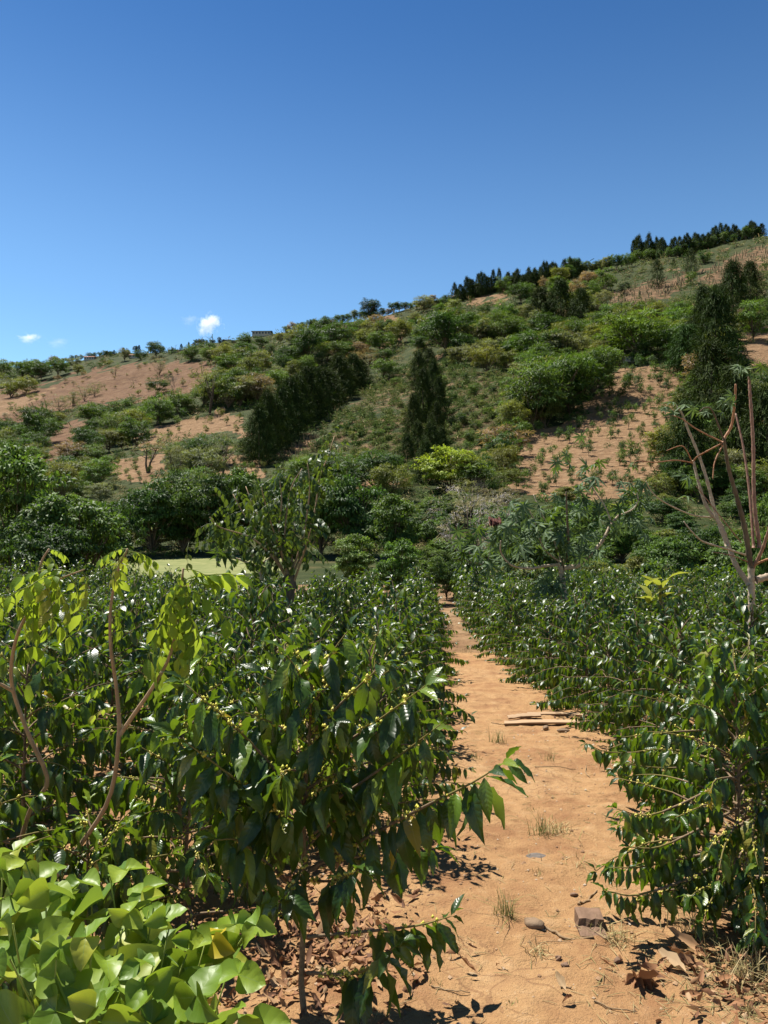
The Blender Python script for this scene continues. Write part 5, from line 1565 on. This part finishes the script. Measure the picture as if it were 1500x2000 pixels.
ringed('stalk', [at(1470, 1110, Yc), at(1486, 1080, 7.7), at(1500, 1040, 7.6), at(1515, 990, 7.5)], 0.03, 0.02, M_REDBARK, t, b)
ringed('branch', [at(1470, 1105, Yc), at(1500, 1092, 7.6), at(1530, 1088, 7.4)], 0.02, 0.015, M_ORANGEBARK, t, b)
Pd = ringed('branch', [at(1396, 1011, 8.0), at(1350, 1005, 7.9), at(1296, 980, 7.8), at(1272, 959, 7.75), at(1262, 940, 7.7)], 0.014, 0.007, M_CASTORBARK, t, b)
ringed('branch', [at(1460, 1085, Yc), at(1413, 1070, 7.6), at(1374, 1058, 7.5), at(1353, 1040, 7.4), at(1335, 1018, 7.4)], 0.018, 0.009, M_CASTORBARK, t, b)
Pe = ringed('branch', [at(1354, 904, 8.1), at(1320, 899, 8.0), at(1278, 903, 7.9), at(1245, 900, 7.9), at(1236, 910, 7.9)], 0.011, 0.006, M_ORANGEBARK, t, b)
ringed('branch', [at(1462, 1098, Yc), at(1430, 1085, 7.6), at(1392, 1078, 7.5)], 0.012, 0.006, M_REDBARK, t, b)
ringed('branch', [at(1448, 1060, 7.7), at(1400, 1000, 7.6), at(1360, 950, 7.5)], 0.010, 0.005, M_REDBARK, t, b)
palm_cluster(t, b, 1312, 800, 7.9, 6, rs, (34, 30), 0.13, 1.6); palm_cluster(t, b, 1428, 786, 7.4, 4, rs, (34, 22), 0.11, 1.5)
palm_cluster(t, b, 1455, 722, 7.8, 6, rs, (34, 14), 0.10); palm_cluster(t, b, 1345, 938, 7.9, 3, rs, (22, 22), 0.16)
palm_cluster(t, b, 1236, 916, 7.9, 3, rs, (14, 14), 0.1); palm_cluster(t, b, 1368, 802, 7.5, 3, rs, (16, 14), 0.12)

Yc = 13.0
b = Vector((at(1102, 1200, Yc).x, Yc, 0)); b.z = gnd(b.x, b.y)
t = thing('leafy_castor_plant', 'castor plant with lobed blue green leaves and curved pale limbs right of the path', 'plant', b)
ringed('trunk', [b + Vector((0, 0, -.05))] + A((1102, 1182), (1099, 1140), (1095, 1105)), 0.085, 0.07, M_CASTORBARK, t, b)
ringed('limb', A((1092, 1102), (1060, 1106), (1036, 1110), (1000, 1104), (979, 1080), (978, 1056), dy=-0.5), 0.045, 0.016, M_CASTORBARK, t, b)
ringed('limb', A((1100, 1110), (1130, 1104), (1147, 1089), (1177, 1056), (1192, 1026), (1207, 1008), dy=0.4), 0.07, 0.03, M_CASTORBARK, t, b)
ringed('stalk', A((1098, 1106), (1110, 1072), (1108, 1020), (1106, 960), dy=-0.3), 0.045, 0.02, M_BARK, t, b)
ringed('stalk', A((1094, 1098), (1062, 1070), (1045, 1020), (1035, 1000)), 0.03, 0.014, M_CASTORBARK, t, b)
ringed('stalk', A((1096, 1098), (1078, 1044), (1056, 1000), (1042, 966), dy=0.4), 0.03, 0.014, M_CASTORBARK, t, b)
ringed('stalk', A((1195, 1024), (1182, 990), (1162, 960), (1150, 935), dy=0.2), 0.022, 0.012, M_CASTORBARK, t, b)
ringed('stalk', A((1205, 1008), (1235, 995), (1246, 978), (1244, 962)), 0.022, 0.012, M_CASTORBARK, t, b)
for q in [(1118, 965, 22, (80, 90)), (1130, 1010, 16, (80, 80)), (1105, 1040, 10, (60, 60)), (1060, 1040, 16, (90, 60)), (1030, 1010, 8, (60, 40)), (1215, 1000, 14, (70, 50)), (1250, 965, 8, (40, 30)), (985, 1040, 14, (80, 40)), (1075, 1150, 8, (50, 40)), (1010, 1070, 10, (60, 40))]:
    palm_cluster(t, b, q[0], q[1], Yc + rs.uniform(-.4, .4), int(q[2] * 1.7), rs, q[3], 0.23, 1.4)
# dry seed spike
g = Geo(); c0 = np.array(at(965, 1018, 12.8) - b)
for i in range(60):
    bud = unit(1, rs)[0] * np.array([0.16, 0.08, 0.09]) * rs.random() + c0
    V, Q, U = tube(np.array([bud - [0, 0, .02], bud + [0, 0, .02]]), [0.02, 0.012], 4); g.add(V, Q, U, rs.random())
M_SEED = rnd_mat('dry_seed', [(0, (0.07, 0.02, 0.015)), (1, (0.18, 0.06, 0.04))])
link('seed_spike', g.mesh('seed_spike', M_SEED), t)
b = Vector((at(952, 1200, 21.0).x, 21.0, 0)); b.z = gnd(b.x, b.y); Yc = 21.0
t = thing('small_castor_plant', 'small castor plant with one long bare limb left of the leafy one', 'plant', b)
ringed('trunk', [b + Vector((0, 0, -.05))] + A((952, 1128), (949, 1106)), 0.05, 0.04, M_CASTORBARK, t, b)
ringed('limb', A((949, 1107), (935, 1100), (913, 1095), (883, 1062), (877, 1029), (868, 1025)), 0.035, 0.014, M_CASTORBARK, t, b)
ringed('stalk', A((949, 1106), (958, 1070), (956, 1040)), 0.025, 0.012, M_CASTORBARK, t, b)
for q in [(930, 1075, 14, (60, 40)), (960, 1050, 14, (50, 50)), (910, 1060, 8, (40, 30))]:
    palm_cluster(t, b, q[0], q[1], Yc, q[2], rs, q[3], 0.36)
Yc = 12.6
b = Vector((at(512, 1200, Yc).x, Yc, 0)); b.z = gnd(b.x, b.y)
t = thing('silver_castor_plant', 'castor plant with silvery bare limbs beside the pruned tree', 'plant', b)
ringed('trunk', [b + Vector((0, 0, -.05))] + A((511, 1150), (508, 1098)), 0.06, 0.05, M_CASTORBARK, t, b)
ringed('limb', A((507, 1098), (482, 1074), (472, 1055), (469, 1045)), 0.04, 0.02, M_CASTORBARK, t, b)
ringed('limb', A((507, 1108), (471, 1094), (445, 1085), (428, 1068)), 0.03, 0.012, M_CASTORBARK, t, b)
ringed('limb', A((510, 1122), (478, 1098), (455, 1088)), 0.02, 0.01, M_CASTORBARK, t, b)
ringed('limb', A((510, 1102), (527, 1090), (555, 1068), (572, 1042), (575, 1010), (580, 998)), 0.035, 0.014, M_CASTORBARK, t, b)
for q in [(448, 1060, 8, (40, 30)), (545, 1020, 8, (40, 40)), (575, 1000, 6, (30, 20)), (465, 1040, 5, (24, 20))]:
    palm_cluster(t, b, q[0], q[1], Yc, q[2], rs, q[3], 0.26)

# ------------------------------------------------------------------ pruned shade tree with a thick stump
Yc = 12.0
b = Vector((at(563, 1200, Yc).x, Yc, 0)); b.z = gnd(b.x, b.y)
t = thing('pruned_tree', 'pruned shade tree with a thick brown stump and long drooping leaves', 'tree', b)
rs = np.random.default_rng(44)
P = curve_pts([Vector(p) - b for p in [b + Vector((0.03, 0, -.05))] + A((559, 1215), (562, 1180), (565, 1150), (566, 1122))], 22)
rad = np.interp(np.linspace(0, 1, 22), [0, .5, .8, .97, 1], [0.085, 0.08, 0.105, 0.10, 0.07]) * rs.uniform(0.92, 1.08, 22)
V, Q, U = tube(P, rad, 12); link('trunk', np_mesh('trunk', V, Q, M_BARK, U), t)
SH = [[(573, 1140), (590, 1090), (600, 1060), (607, 1033)], [(568, 1125), (572, 1070), (575, 1020), (578, 1000)], [(570, 1125), (590, 1080), (605, 1030), (616, 992), (624, 935), (640, 892), (653, 852)], [(562, 1125), (550, 1080), (535, 1040), (520, 990), (510, 950)], [(560, 1130), (540, 1090), (520, 1060), (480, 1010), (455, 965)], [(564, 1124), (556, 1060), (560, 1000), (570, 950), (590, 915)],
      [(560, 1128), (530, 1085), (490, 1050), (430, 1030), (410, 1010)], [(566, 1124), (590, 1060), (600, 1000), (605, 950), (600, 900)], [(562, 1126), (540, 1060), (500, 1000), (480, 950)], [(564, 1124), (545, 1050), (550, 980), (545, 930)]]
NL = 0
for i, sh in enumerate(SH):
    dy = rs.uniform(-0.8, 0.8)
    _, P = stalk('branch', A(*sh, dy=dy), 0.022, 0.007, M_SAPBARK, t, b, 16, 6)
    n = [6, 6, 18, 24, 30, 26, 32, 22, 30, 26][i]
    for k in range(n):
        f = rs.uniform(0.3 if i != 2 else 0.55, 1.0); q = f * 15; j = min(int(q), 14)
        p = P[j] + (P[j + 1] - P[j]) * (q - j)
        off = rs.normal(0, 0.20, 3) * (0.25 if i == 2 else 1)
        d = rs.normal(0, 0.8, 3); d[2] = rs.uniform(-0.9, 0.3)
        put_leaf(t, b, INGAD[rs.integers(5)], p + off, d, UP + rs.normal(0, .3, 3), rs.uniform(0.24, 0.36) * (0.8 if f > .95 else 1))

# ------------------------------------------------------------------ yellow leaved plant in the right block
b = Vector((at(1290, 1230, 10.5).x, 10.5, 0)); b.z = gnd(b.x, b.y)
t = thing('yellow_leaved_plant', 'yellow green broad leaved plant rising from the right coffee block', 'plant', b)
M_BAN = leaf_mat('yellow_green_leaf', [(0, (0.22, 0.26, 0.03)), (1, (0.42, 0.42, 0.06))], (0.3, 0.32, 0.06), trans=0.4, tcol=(0.5, 0.55, 0.04), rib=(0.4, 0.4, 0.1))
BAN = np_mesh('leaf', *leaf_tmpl(6, 2, 0.3, 0.4, 0.3, 0.02, 3)[:2], M_BAN, leaf_tmpl(6, 2, 0.3, 0.4, 0.3, 0.02, 3)[2])
_, P = stalk('stem', [b, b + Vector((0.02, 0, 0.9)), at(1288, 1140, 10.5)], 0.03, 0.02, M_TWIG, t, b)
for i in range(16):
    az = 2.4 * i; put_leaf(t, b, BAN, P[-1] + np.array([rs.normal(0, .1), 0, rs.uniform(-.3, .05)]), [math.cos(az), math.sin(az), rs.uniform(0.2, 1.6)], UP + rs.normal(0, .2, 3), rs.uniform(0.25, 0.4))

# ------------------------------------------------------------------ things lying on the path
M_WOOD = rough_mat('weathered_board', (0.42, 0.27, 0.15), (0.60, 0.41, 0.25), 10, bump=0.6, dist=0.004, stretch=(0.15, 3, 3))
M_STONE = rough_mat('stone', (0.26, 0.17, 0.10), (0.40, 0.28, 0.18), 14, bump=0.8, dist=0.006)
M_BRICK = rough_mat('old_brick', (0.20, 0.12, 0.075), (0.36, 0.22, 0.14), 22, bump=0.7, dist=0.004)
M_LOG = rough_mat('grey_wood', (0.12, 0.10, 0.085), (0.26, 0.22, 0.19), 8, bump=0.8, dist=0.01, stretch=(0.3, 3, 3))

import bmesh
def rock(name, pos, s, label, mat, cat, rz, seed, sub=3, rough=0.25):
    bm = bmesh.new(); bmesh.ops.create_icosphere(bm, subdivisions=sub, radius=1)
    rg = np.random.default_rng(seed); o = rg.uniform(0, 50, 3)
    for v in bm.verts:
        k = 1 + rough * 2 * float(fbm(v.co.x * 1.3 + o[0], v.co.y * 1.3 + v.co.z * 0.9 + o[1], seed, 3))
        v.co = Vector((v.co.x * s[0], v.co.y * s[1], v.co.z * s[2])) * k
    me = bpy.data.meshes.new(name); bm.to_mesh(me); bm.free(); me.materials.append(mat)
    for p in me.polygons: p.use_smooth = True
    ob = link(name, me, None, pos); ob.rotation_euler = (0, 0, rz)
    return tag(ob, label, cat)
def gp(px, py, dz=0.0):
    v = ground_at(px, py); v.z += dz; return v

def plank(p0, p1, w, th, label, lift=0.0, roll=0.0):
    a, c = Vector(p0), Vector(p1); m = (a + c) / 2; d = c - a; L = d.length
    rg = np.random.default_rng(int(L * 1000))
    n = 14; g = Geo()
    xs = np.linspace(-L / 2, L / 2, n); V = []
    for x in xs:
        e = rg.normal(0, 0.004, 4); bow = 0.01 * math.sin((x / L + .5) * 3.1)
        V += [(x, -w / 2 + e[0], bow), (x, w / 2 + e[1], bow), (x, w / 2 + e[2], th + bow), (x, -w / 2 + e[3], th + bow)]
    Q = [(0, 1, 2, 3), ((n - 1) * 4 + 3, (n - 1) * 4 + 2, (n - 1) * 4 + 1, (n - 1) * 4)]
    for i in range(n - 1):
        for k in range(4):
            k2 = (k + 1) % 4; Q.append((i * 4 + k, (i + 1) * 4 + k, (i + 1) * 4 + k2, i * 4 + k2))
    g.add(np.array(V), Q)
    o = link('wooden_board', g.mesh('wooden_board', M_WOOD, False), None, m + Vector((0, 0, lift)))
    o.rotation_euler = (roll, -math.asin(d.z / L), math.atan2(d.y, d.x))
    tag(o, label, 'board')
plank(gp(985, 1413), gp(1140, 1418), 0.12, 0.02, 'near long wooden board lying across the path', 0.012)
plank(gp(992, 1404), gp(1056, 1405), 0.08, 0.018, 'short split board behind the near one with a dark gap under it', 0.03, 0.15)
plank(gp(1030, 1397), gp(1148, 1400), 0.10, 0.018, 'far wooden board half sunk in the soil across the path', 0.0)
rock('stone', gp(1066, 1424, 0.02), (0.035, 0.03, 0.03), 'round brown stone at the end of the boards', M_STONE, 'stone', 0.3, 3)
rock('stone', gp(1100, 1430, 0.012), (0.07, 0.025, 0.02), 'long brown stone just below the boards', M_STONE, 'stone', -0.1, 4)
rock('stone', gp(1043, 1818, 0.012), (0.045, 0.035, 0.026), 'flat tan stone beside the dry root on the path', M_STONE, 'stone', -0.5, 5)
rock('soil_clod', gp(1091, 1882, 0.006), (0.014, 0.012, 0.011), 'dark soil clod below the tuft of dry straw', M_BRICK, 'clod', 0, 6, rough=0.5)
rock('soil_clod', gp(1104, 1899, 0.006), (0.017, 0.011, 0.008), 'flattened soil clod beneath the rounder one', M_BRICK, 'clod', 0.4, 7, rough=0.5)
rock('soil_clod', gp(1207, 1877, 0.008), (0.018, 0.014, 0.013), 'reddish clod left of the big dry leaves', M_BRICK, 'clod', 0.4, 9, rough=0.5)
rock('soil_clod', gp(1120, 1752, 0.006), (0.020, 0.014, 0.012), 'brown clod above the stepped brick', M_BRICK, 'clod', 0.2, 10, rough=0.5)
rock('grey_stone', gp(1048, 1672, -0.006), (0.06, 0.045, 0.016), 'flat grey stone sunk in the middle of the path', M_LOG, 'stone', 0.2, 11)
# weathered log at the left edge of the path
c = gp(812, 1412, 0.05)
P = np.array([(-0.28, 0, 0.0), (-0.12, 0.01, 0.01), (0.05, -0.01, 0.0), (0.2, 0.01, -0.01), (0.27, 0, -0.01)])
V, Q, U = tube(P, [0.05, 0.075, 0.08, 0.07, 0.045], 12)
o = link('log', np_mesh('log', V, Q, M_LOG, U), None, c); o.rotation_euler = (0, 0, 0.35); tag(o, 'grey weathered log under the left coffee row', 'log')
# stepped brick
c = gp(1152, 1818, -0.018)
g = Geo(); rg = np.random.default_rng(3)
prof = [(-0.085, 0.0), (-0.085, 0.035), (-0.02, 0.045), (-0.012, 0.075), (0.075, 0.085), (0.08, 0.0)]
nx = 7; V = []
for i, x in enumerate(np.linspace(-0.055, 0.06, nx)):
    for y_, z_ in prof: V.append((x + rg.normal(0, .0015), y_ + rg.normal(0, .0025), z_ - 0.012 + rg.normal(0, .002)))
k = len(prof); Q = []
for i in range(nx - 1):
    for j in range(k): j2 = (j + 1) % k; Q.append((i * k + j, i * k + j2, (i + 1) * k + j2, (i + 1) * k + j))
for base_, fl in ((0, 1), ((nx - 1) * k, 0)):
    q1, q2 = (base_, base_ + 1, base_ + 2, base_ + 5), (base_ + 2, base_ + 3, base_ + 4, base_ + 5)
    Q += [q1, q2] if not fl else [q1[::-1], q2[::-1]]
g.add(np.array(V), np.array(Q))
o = link('brick', g.mesh('brick', M_BRICK, False), None, c); o.rotation_euler = (0, 0, -0.08); tag(o, 'worn brown brick with a step in its top beside the path', 'brick')

def stick(pts, r, label, mat=None, name='stick', lift=0.006):
    W = [gp(x, y, lift) for x, y in pts]; b_ = W[0].copy()
    P = curve_pts([p - b_ for p in W], 10); rg = np.random.default_rng(int(pts[0][0]))
    P[1:-1] += rg.normal(0, r * 0.5, (8, 3)); P[:, 2] = np.maximum(P[:, 2], P[:, 2])
    V, Q, U = tube(P, np.linspace(r, r * 0.55, 10), 6)
    tag(link(name, np_mesh(name, V, Q, mat or M_TWIGDRY, U), None, b_), label, name)
M_TWIGDRY = rough_mat('dry_twig', (0.26, 0.16, 0.08), (0.46, 0.32, 0.18), 30, bump=0.4, dist=0.002)
stick([(1035, 1815), (1075, 1822), (1105, 1836), (1160, 1838)], 0.008, 'long dry root lying from the flat stone to the brick', name='root')
stick([(1130, 1772), (1150, 1758), (1166, 1740)], 0.007, 'thick short twig above the stepped brick')
stick([(1310, 1905), (1350, 1928), (1392, 1942)], 0.005, 'stick under the large dry leaves at lower right')
stick([(1160, 1966), (1200, 1976), (1244, 1978)], 0.0035, 'pale thin stick at the bottom of the path')
stick([(842, 1928), (880, 1936), (918, 1936)], 0.003, 'thin dark twig alone on the bare soil near the bottom')
stick([(980, 1890), (992, 1900)], 0.003, 'small pale twig left of the soil clods')
stick([(1095, 1940), (1116, 1938)], 0.004, 'short flat chip of wood low on the path')
stick([(1045, 1500), (1080, 1502), (1125, 1502)], 0.004, 'thin stick across the middle of the path')
stick([(1146, 1498), (1144, 1508), (1152, 1518)], 0.005, 'curved pale stick right of the thin one across the path')
stick([(1022, 1506), (1024, 1518)], 0.008, 'short stub of root half buried in the path')
stick([(960, 1408), (985, 1414)], 0.006, 'pale splinter left of the boards')
stick([(1095, 1444), (1140, 1444)], 0.005, 'straight twig below the boards')
stick([(1050, 1850), (1085, 1842), (1190, 1850)], 0.002, 'long straw running toward the dry leaves')
stick([(1245, 1880), (1268, 1902)], 0.004, 'broken twig left of the large dry leaves')

def grass_tuft(px, py, n, h, w, label, mat, name='grass_tuft', lean=0.5, cat='grass tuft'):
    b_ = gp(px, py, -0.004); g = Geo(); rg = np.random.default_rng(int(px * 7 + py))
    for i in range(n):
        az = rg.uniform(0, 6.28); L = h * rg.uniform(0.4, 1.15); ln = abs(rg.normal(0, lean)) + 0.1
        p0 = np.array([rg.normal(0, w), rg.normal(0, w), 0]); d = np.array([math.cos(az), math.sin(az), 0])
        s_ = np.array([-d[1], d[0], 0]); wd = rg.uniform(0.0010, 0.0024)
        pts = [p0 + d * L * ln * t_ ** 1.5 + UP * L * (t_ - 0.35 * ln * t_ ** 2) for t_ in (0, .35, .7, 1)]
        V = []
        for k_, p in enumerate(pts):
            ww = wd * (1, 0.9, 0.6, 0.1)[k_]; V += [p - s_ * ww, p + s_ * ww]
        g.add(V, [(0, 1, 3, 2), (2, 3, 5, 4), (4, 5, 7, 6)], None, rg.random())
    tag(link(name, g.mesh(name, mat), None, b_), label, cat)
grass_tuft(1062, 1628, 70, 0.14, 0.035, 'green and straw grass tuft in the centre of the path', M_GREENGRASS)
grass_tuft(1090, 1622, 70, 0.10, 0.06, 'flattened pale straw beside the central grass tuft', M_DRYGRASS, lean=1.3)
grass_tuft(990, 1795, 60, 0.15, 0.025, 'thin upright grass tuft left of the flat stone', M_GREENGRASS)
grass_tuft(972, 1448, 60, 0.16, 0.04, 'grass tuft below the splintered end of the boards', M_GREENGRASS)
grass_tuft(1075, 1486, 30, 0.11, 0.03, 'small grass tuft below the middle of the boards', M_GREENGRASS)
grass_tuft(1200, 1838, 110, 0.09, 0.05, 'grey straw tuft right of the stepped brick', M_DRYGRASS, lean=0.9)
grass_tuft(1455, 1910, 130, 0.16, 0.06, 'large dry grass tuft in the lower right corner', M_DRYGRASS, lean=0.8)
grass_tuft(1350, 1825, 60, 0.16, 0.05, 'dry grass standing under the dense dark coffee shrub', M_DRYGRASS, lean=0.7)
grass_tuft(1052, 1868, 45, 0.06, 0.035, 'tuft of dry straw below the flat stone', M_DRYGRASS, lean=1.2)
grass_tuft(1465, 1985, 40, 0.06, 0.012, 'small grey spiky tuft at the bottom right', M_DRYGRASS, lean=0.6)
grass_tuft(1130, 1690, 60, 0.05, 0.09, 'low patch of straw and green blades above the brick', M_DRYGRASS, lean=1.4)
grass_tuft(910, 1275, 60, 0.14, 0.09, 'pale grass tuft on the far part of the path', M_DRYGRASS)
grass_tuft(1038, 1585, 14, 0.05, 0.015, 'tiny green weed above the central grass tuft', M_GREENGRASS)
grass_tuft(1048, 1708, 14, 0.04, 0.02, 'tiny green weed beside the flat grey stone', M_GREENGRASS)
grass_tuft(925, 1486, 30, 0.07, 0.03, 'grey weed near the left row by the budding branch tip', M_GREENGRASS)
grass_tuft(850, 1920, 10, 0.03, 0.02, 'tiny weed on the bare soil at lower left of the path', M_GREENGRASS)
grass_tuft(1000, 1960, 16, 0.025, 0.02, 'tiny flat weed at the bottom centre of the path', M_GREENGRASS)

# --- dead leaves: the large ones singly, the rest as litter
DEAD = [leaf_tmpl(7, 4, w_, d_, f_, 0.07, 2.5, twist=t_) for w_, d_, f_, t_ in ((0.42, 0.75, 0.9, 0.5), (0.36, 0.6, 1.1, -0.6), (0.5, -0.5, 0.9, 1.0), (0.4, 0.5, 1.4, -1.1), (0.34, -0.6, 0.8, 0.8))]
DEADM = [np_mesh('dead_leaf', v, q, M_LITTER, u) for v, q, u in DEAD]
def dead(px, py, size, az, label, k, lift=0.02):
    o = link('dead_leaf', DEADM[k % 5], None, gp(px, py, lift)); o.scale = (size,) * 3; o.rotation_euler = (rs.normal(0, .25), rs.normal(0, .25), az)
    tag(o, label, 'dead leaf')
dead(1310, 1880, 0.16, -1.4, 'large pale dry leaf arching over another at lower right', 0, 0.045)
dead(1318, 1898, 0.15, -1.7, 'large orange dry leaf under the arching one', 1, 0.035)
dead(1340, 1918, 0.11, 0.6, 'broad orange dry leaf below the two large ones', 2)
dead(1430, 1925, 0.12, -0.8, 'pale curled dry leaf by the corner grass tuft', 3)
dead(1380, 1870, 0.13, 0.9, 'brown dry leaf behind the large orange ones', 4)
dead(1105, 1958, 0.06, 0.4, 'small curled leaf low on the path', 2)
dead(1118, 1966, 0.05, 2.0, 'small dark leaf beside the curled one low on the path', 3)
b_ = gp(1245, 1918, 0.02)
t = thing('crumpled_dead_leaf', 'crumpled orange lobed dead leaf left of the long dry leaves', 'dead leaf', b_)
for i in range(7):
    az = -0.6 + i * 0.45
    put_leaf(t, b_, DEADM[i % 5], np.zeros(3), [math.sin(az + 2.4), math.cos(az + 2.4), rs.uniform(-.3, .4)], UP + rs.normal(0, .5, 3), rs.uniform(0.08, 0.12), 'lobe')
def litter(name, label, pts, smin, smax, mat, rng):
    N = len(pts); P = np.array(pts)
    z = gz(P[:, 0], P[:, 1]) + near_bump(P[:, 0], P[:, 1])
    pos = np.stack([P[:, 0], P[:, 1], z + rng.uniform(0.004, 0.03, N)], 1)
    az = rng.uniform(0, 6.28, N); y = np.stack([np.cos(az), np.sin(az), rng.normal(0, .3, N)], 1)
    M = frames(pos, y, UP + rng.normal(0, .4, (N, 3)), rng.uniform(smin, smax, N))
    g = Geo()
    for j, tm in enumerate([leaf_tmpl(5, 2, rng.uniform(0.3, 0.45), rng.uniform(-.7, .8), rng.uniform(-.9, 1.3), 0.07, 2, tip=0.08, twist=rng.uniform(-1.5, 1.5)) for _ in range(8)]):
        V, Q, U, r = merge(tm, M[j::8], rng.random(len(M[j::8]))); g.add(V, Q, U, r)
    tag(link(name, g.mesh(name, mat), None), label, 'leaf litter', None, 'stuff')
rl = np.random.default_rng(66)
pts = []
for i in range(1500):
    y = rl.uniform(2.2, 9)
    x = xl(y) - 0.05 - abs(rl.normal(0.0, 0.5)) if rl.random() < 0.55 else xr(y) + 0.15 + rl.normal(0.1, 0.3)
    pts.append((x, y))
for i in range(520): pts.append((rl.normal(-0.22, 0.22), rl.normal(3.2, 0.28)))
for i in range(230): pts.append((rl.normal(1.45, 0.2), rl.normal(2.95, 0.16)))
litter('leaf_litter', 'brown dry leaf litter scattered under the coffee rows', pts, 0.022, 0.075, M_LITTER, rl)
g = Geo()
for i in range(1500):
    y = rl.uniform(2.2, 8.5); u = rl.random()
    x = xl(y) + 0.1 + (xr(y) - xl(y)) * u
    if rl.random() < 0.5: x, y = rl.normal(1.4, 0.25), rl.normal(2.95, 0.2)
    z = gnd(x, y) + 0.004; L = rl.uniform(0.02, 0.10) ; a = rl.uniform(0, 3.14)
    d = np.array([math.cos(a), math.sin(a), rl.normal(0, .06)]) * L / 2
    V, Q, U = tube(np.array([[x, y, z] - d, [x, y, z + .003], [x, y, z] + d]), [0.001, 0.0013, 0.0007], 4, False); g.add(V, Q, U, rl.random())
tag(link('straw_bits', g.mesh('straw_bits', M_DRYGRASS)), 'fine straw and twig bits scattered over the dirt path', 'straw', None, 'stuff')
g = Geo()
for i in range(3200):
    y = rl.uniform(2.0, 8.0); x = xl(y) - 0.2 + (xr(y) - xl(y) + .3) * rl.random(); r_ = 0.002 + 0.011 * rl.random() ** 5
    c_ = np.array([x, y, gnd(x, y) + r_ * 0.3])
    V = np.array([(1, 0, 0), (0, 1, 0), (-1, 0, 0), (0, -1, 0), (0, 0, 0.8), (0, 0, -0.8)]) * r_ * rl.uniform(0.6, 1.3, (6, 1)) + c_
    g.add(V, [(4, 0, 1, 1), (4, 1, 2, 2), (4, 2, 3, 3), (4, 3, 0, 0)], None, rl.random())
M_PEB = rnd_mat('crumbs', [(0, (0.24, 0.13, 0.07)), (0.6, (0.42, 0.26, 0.14)), (1, (0.5, 0.4, 0.3))], 0.9)
tag(link('soil_crumbs', tri_mesh('soil_crumbs', g, M_PEB)), 'loose soil crumbs and pebbles on the dirt path', 'pebbles', None, 'stuff')
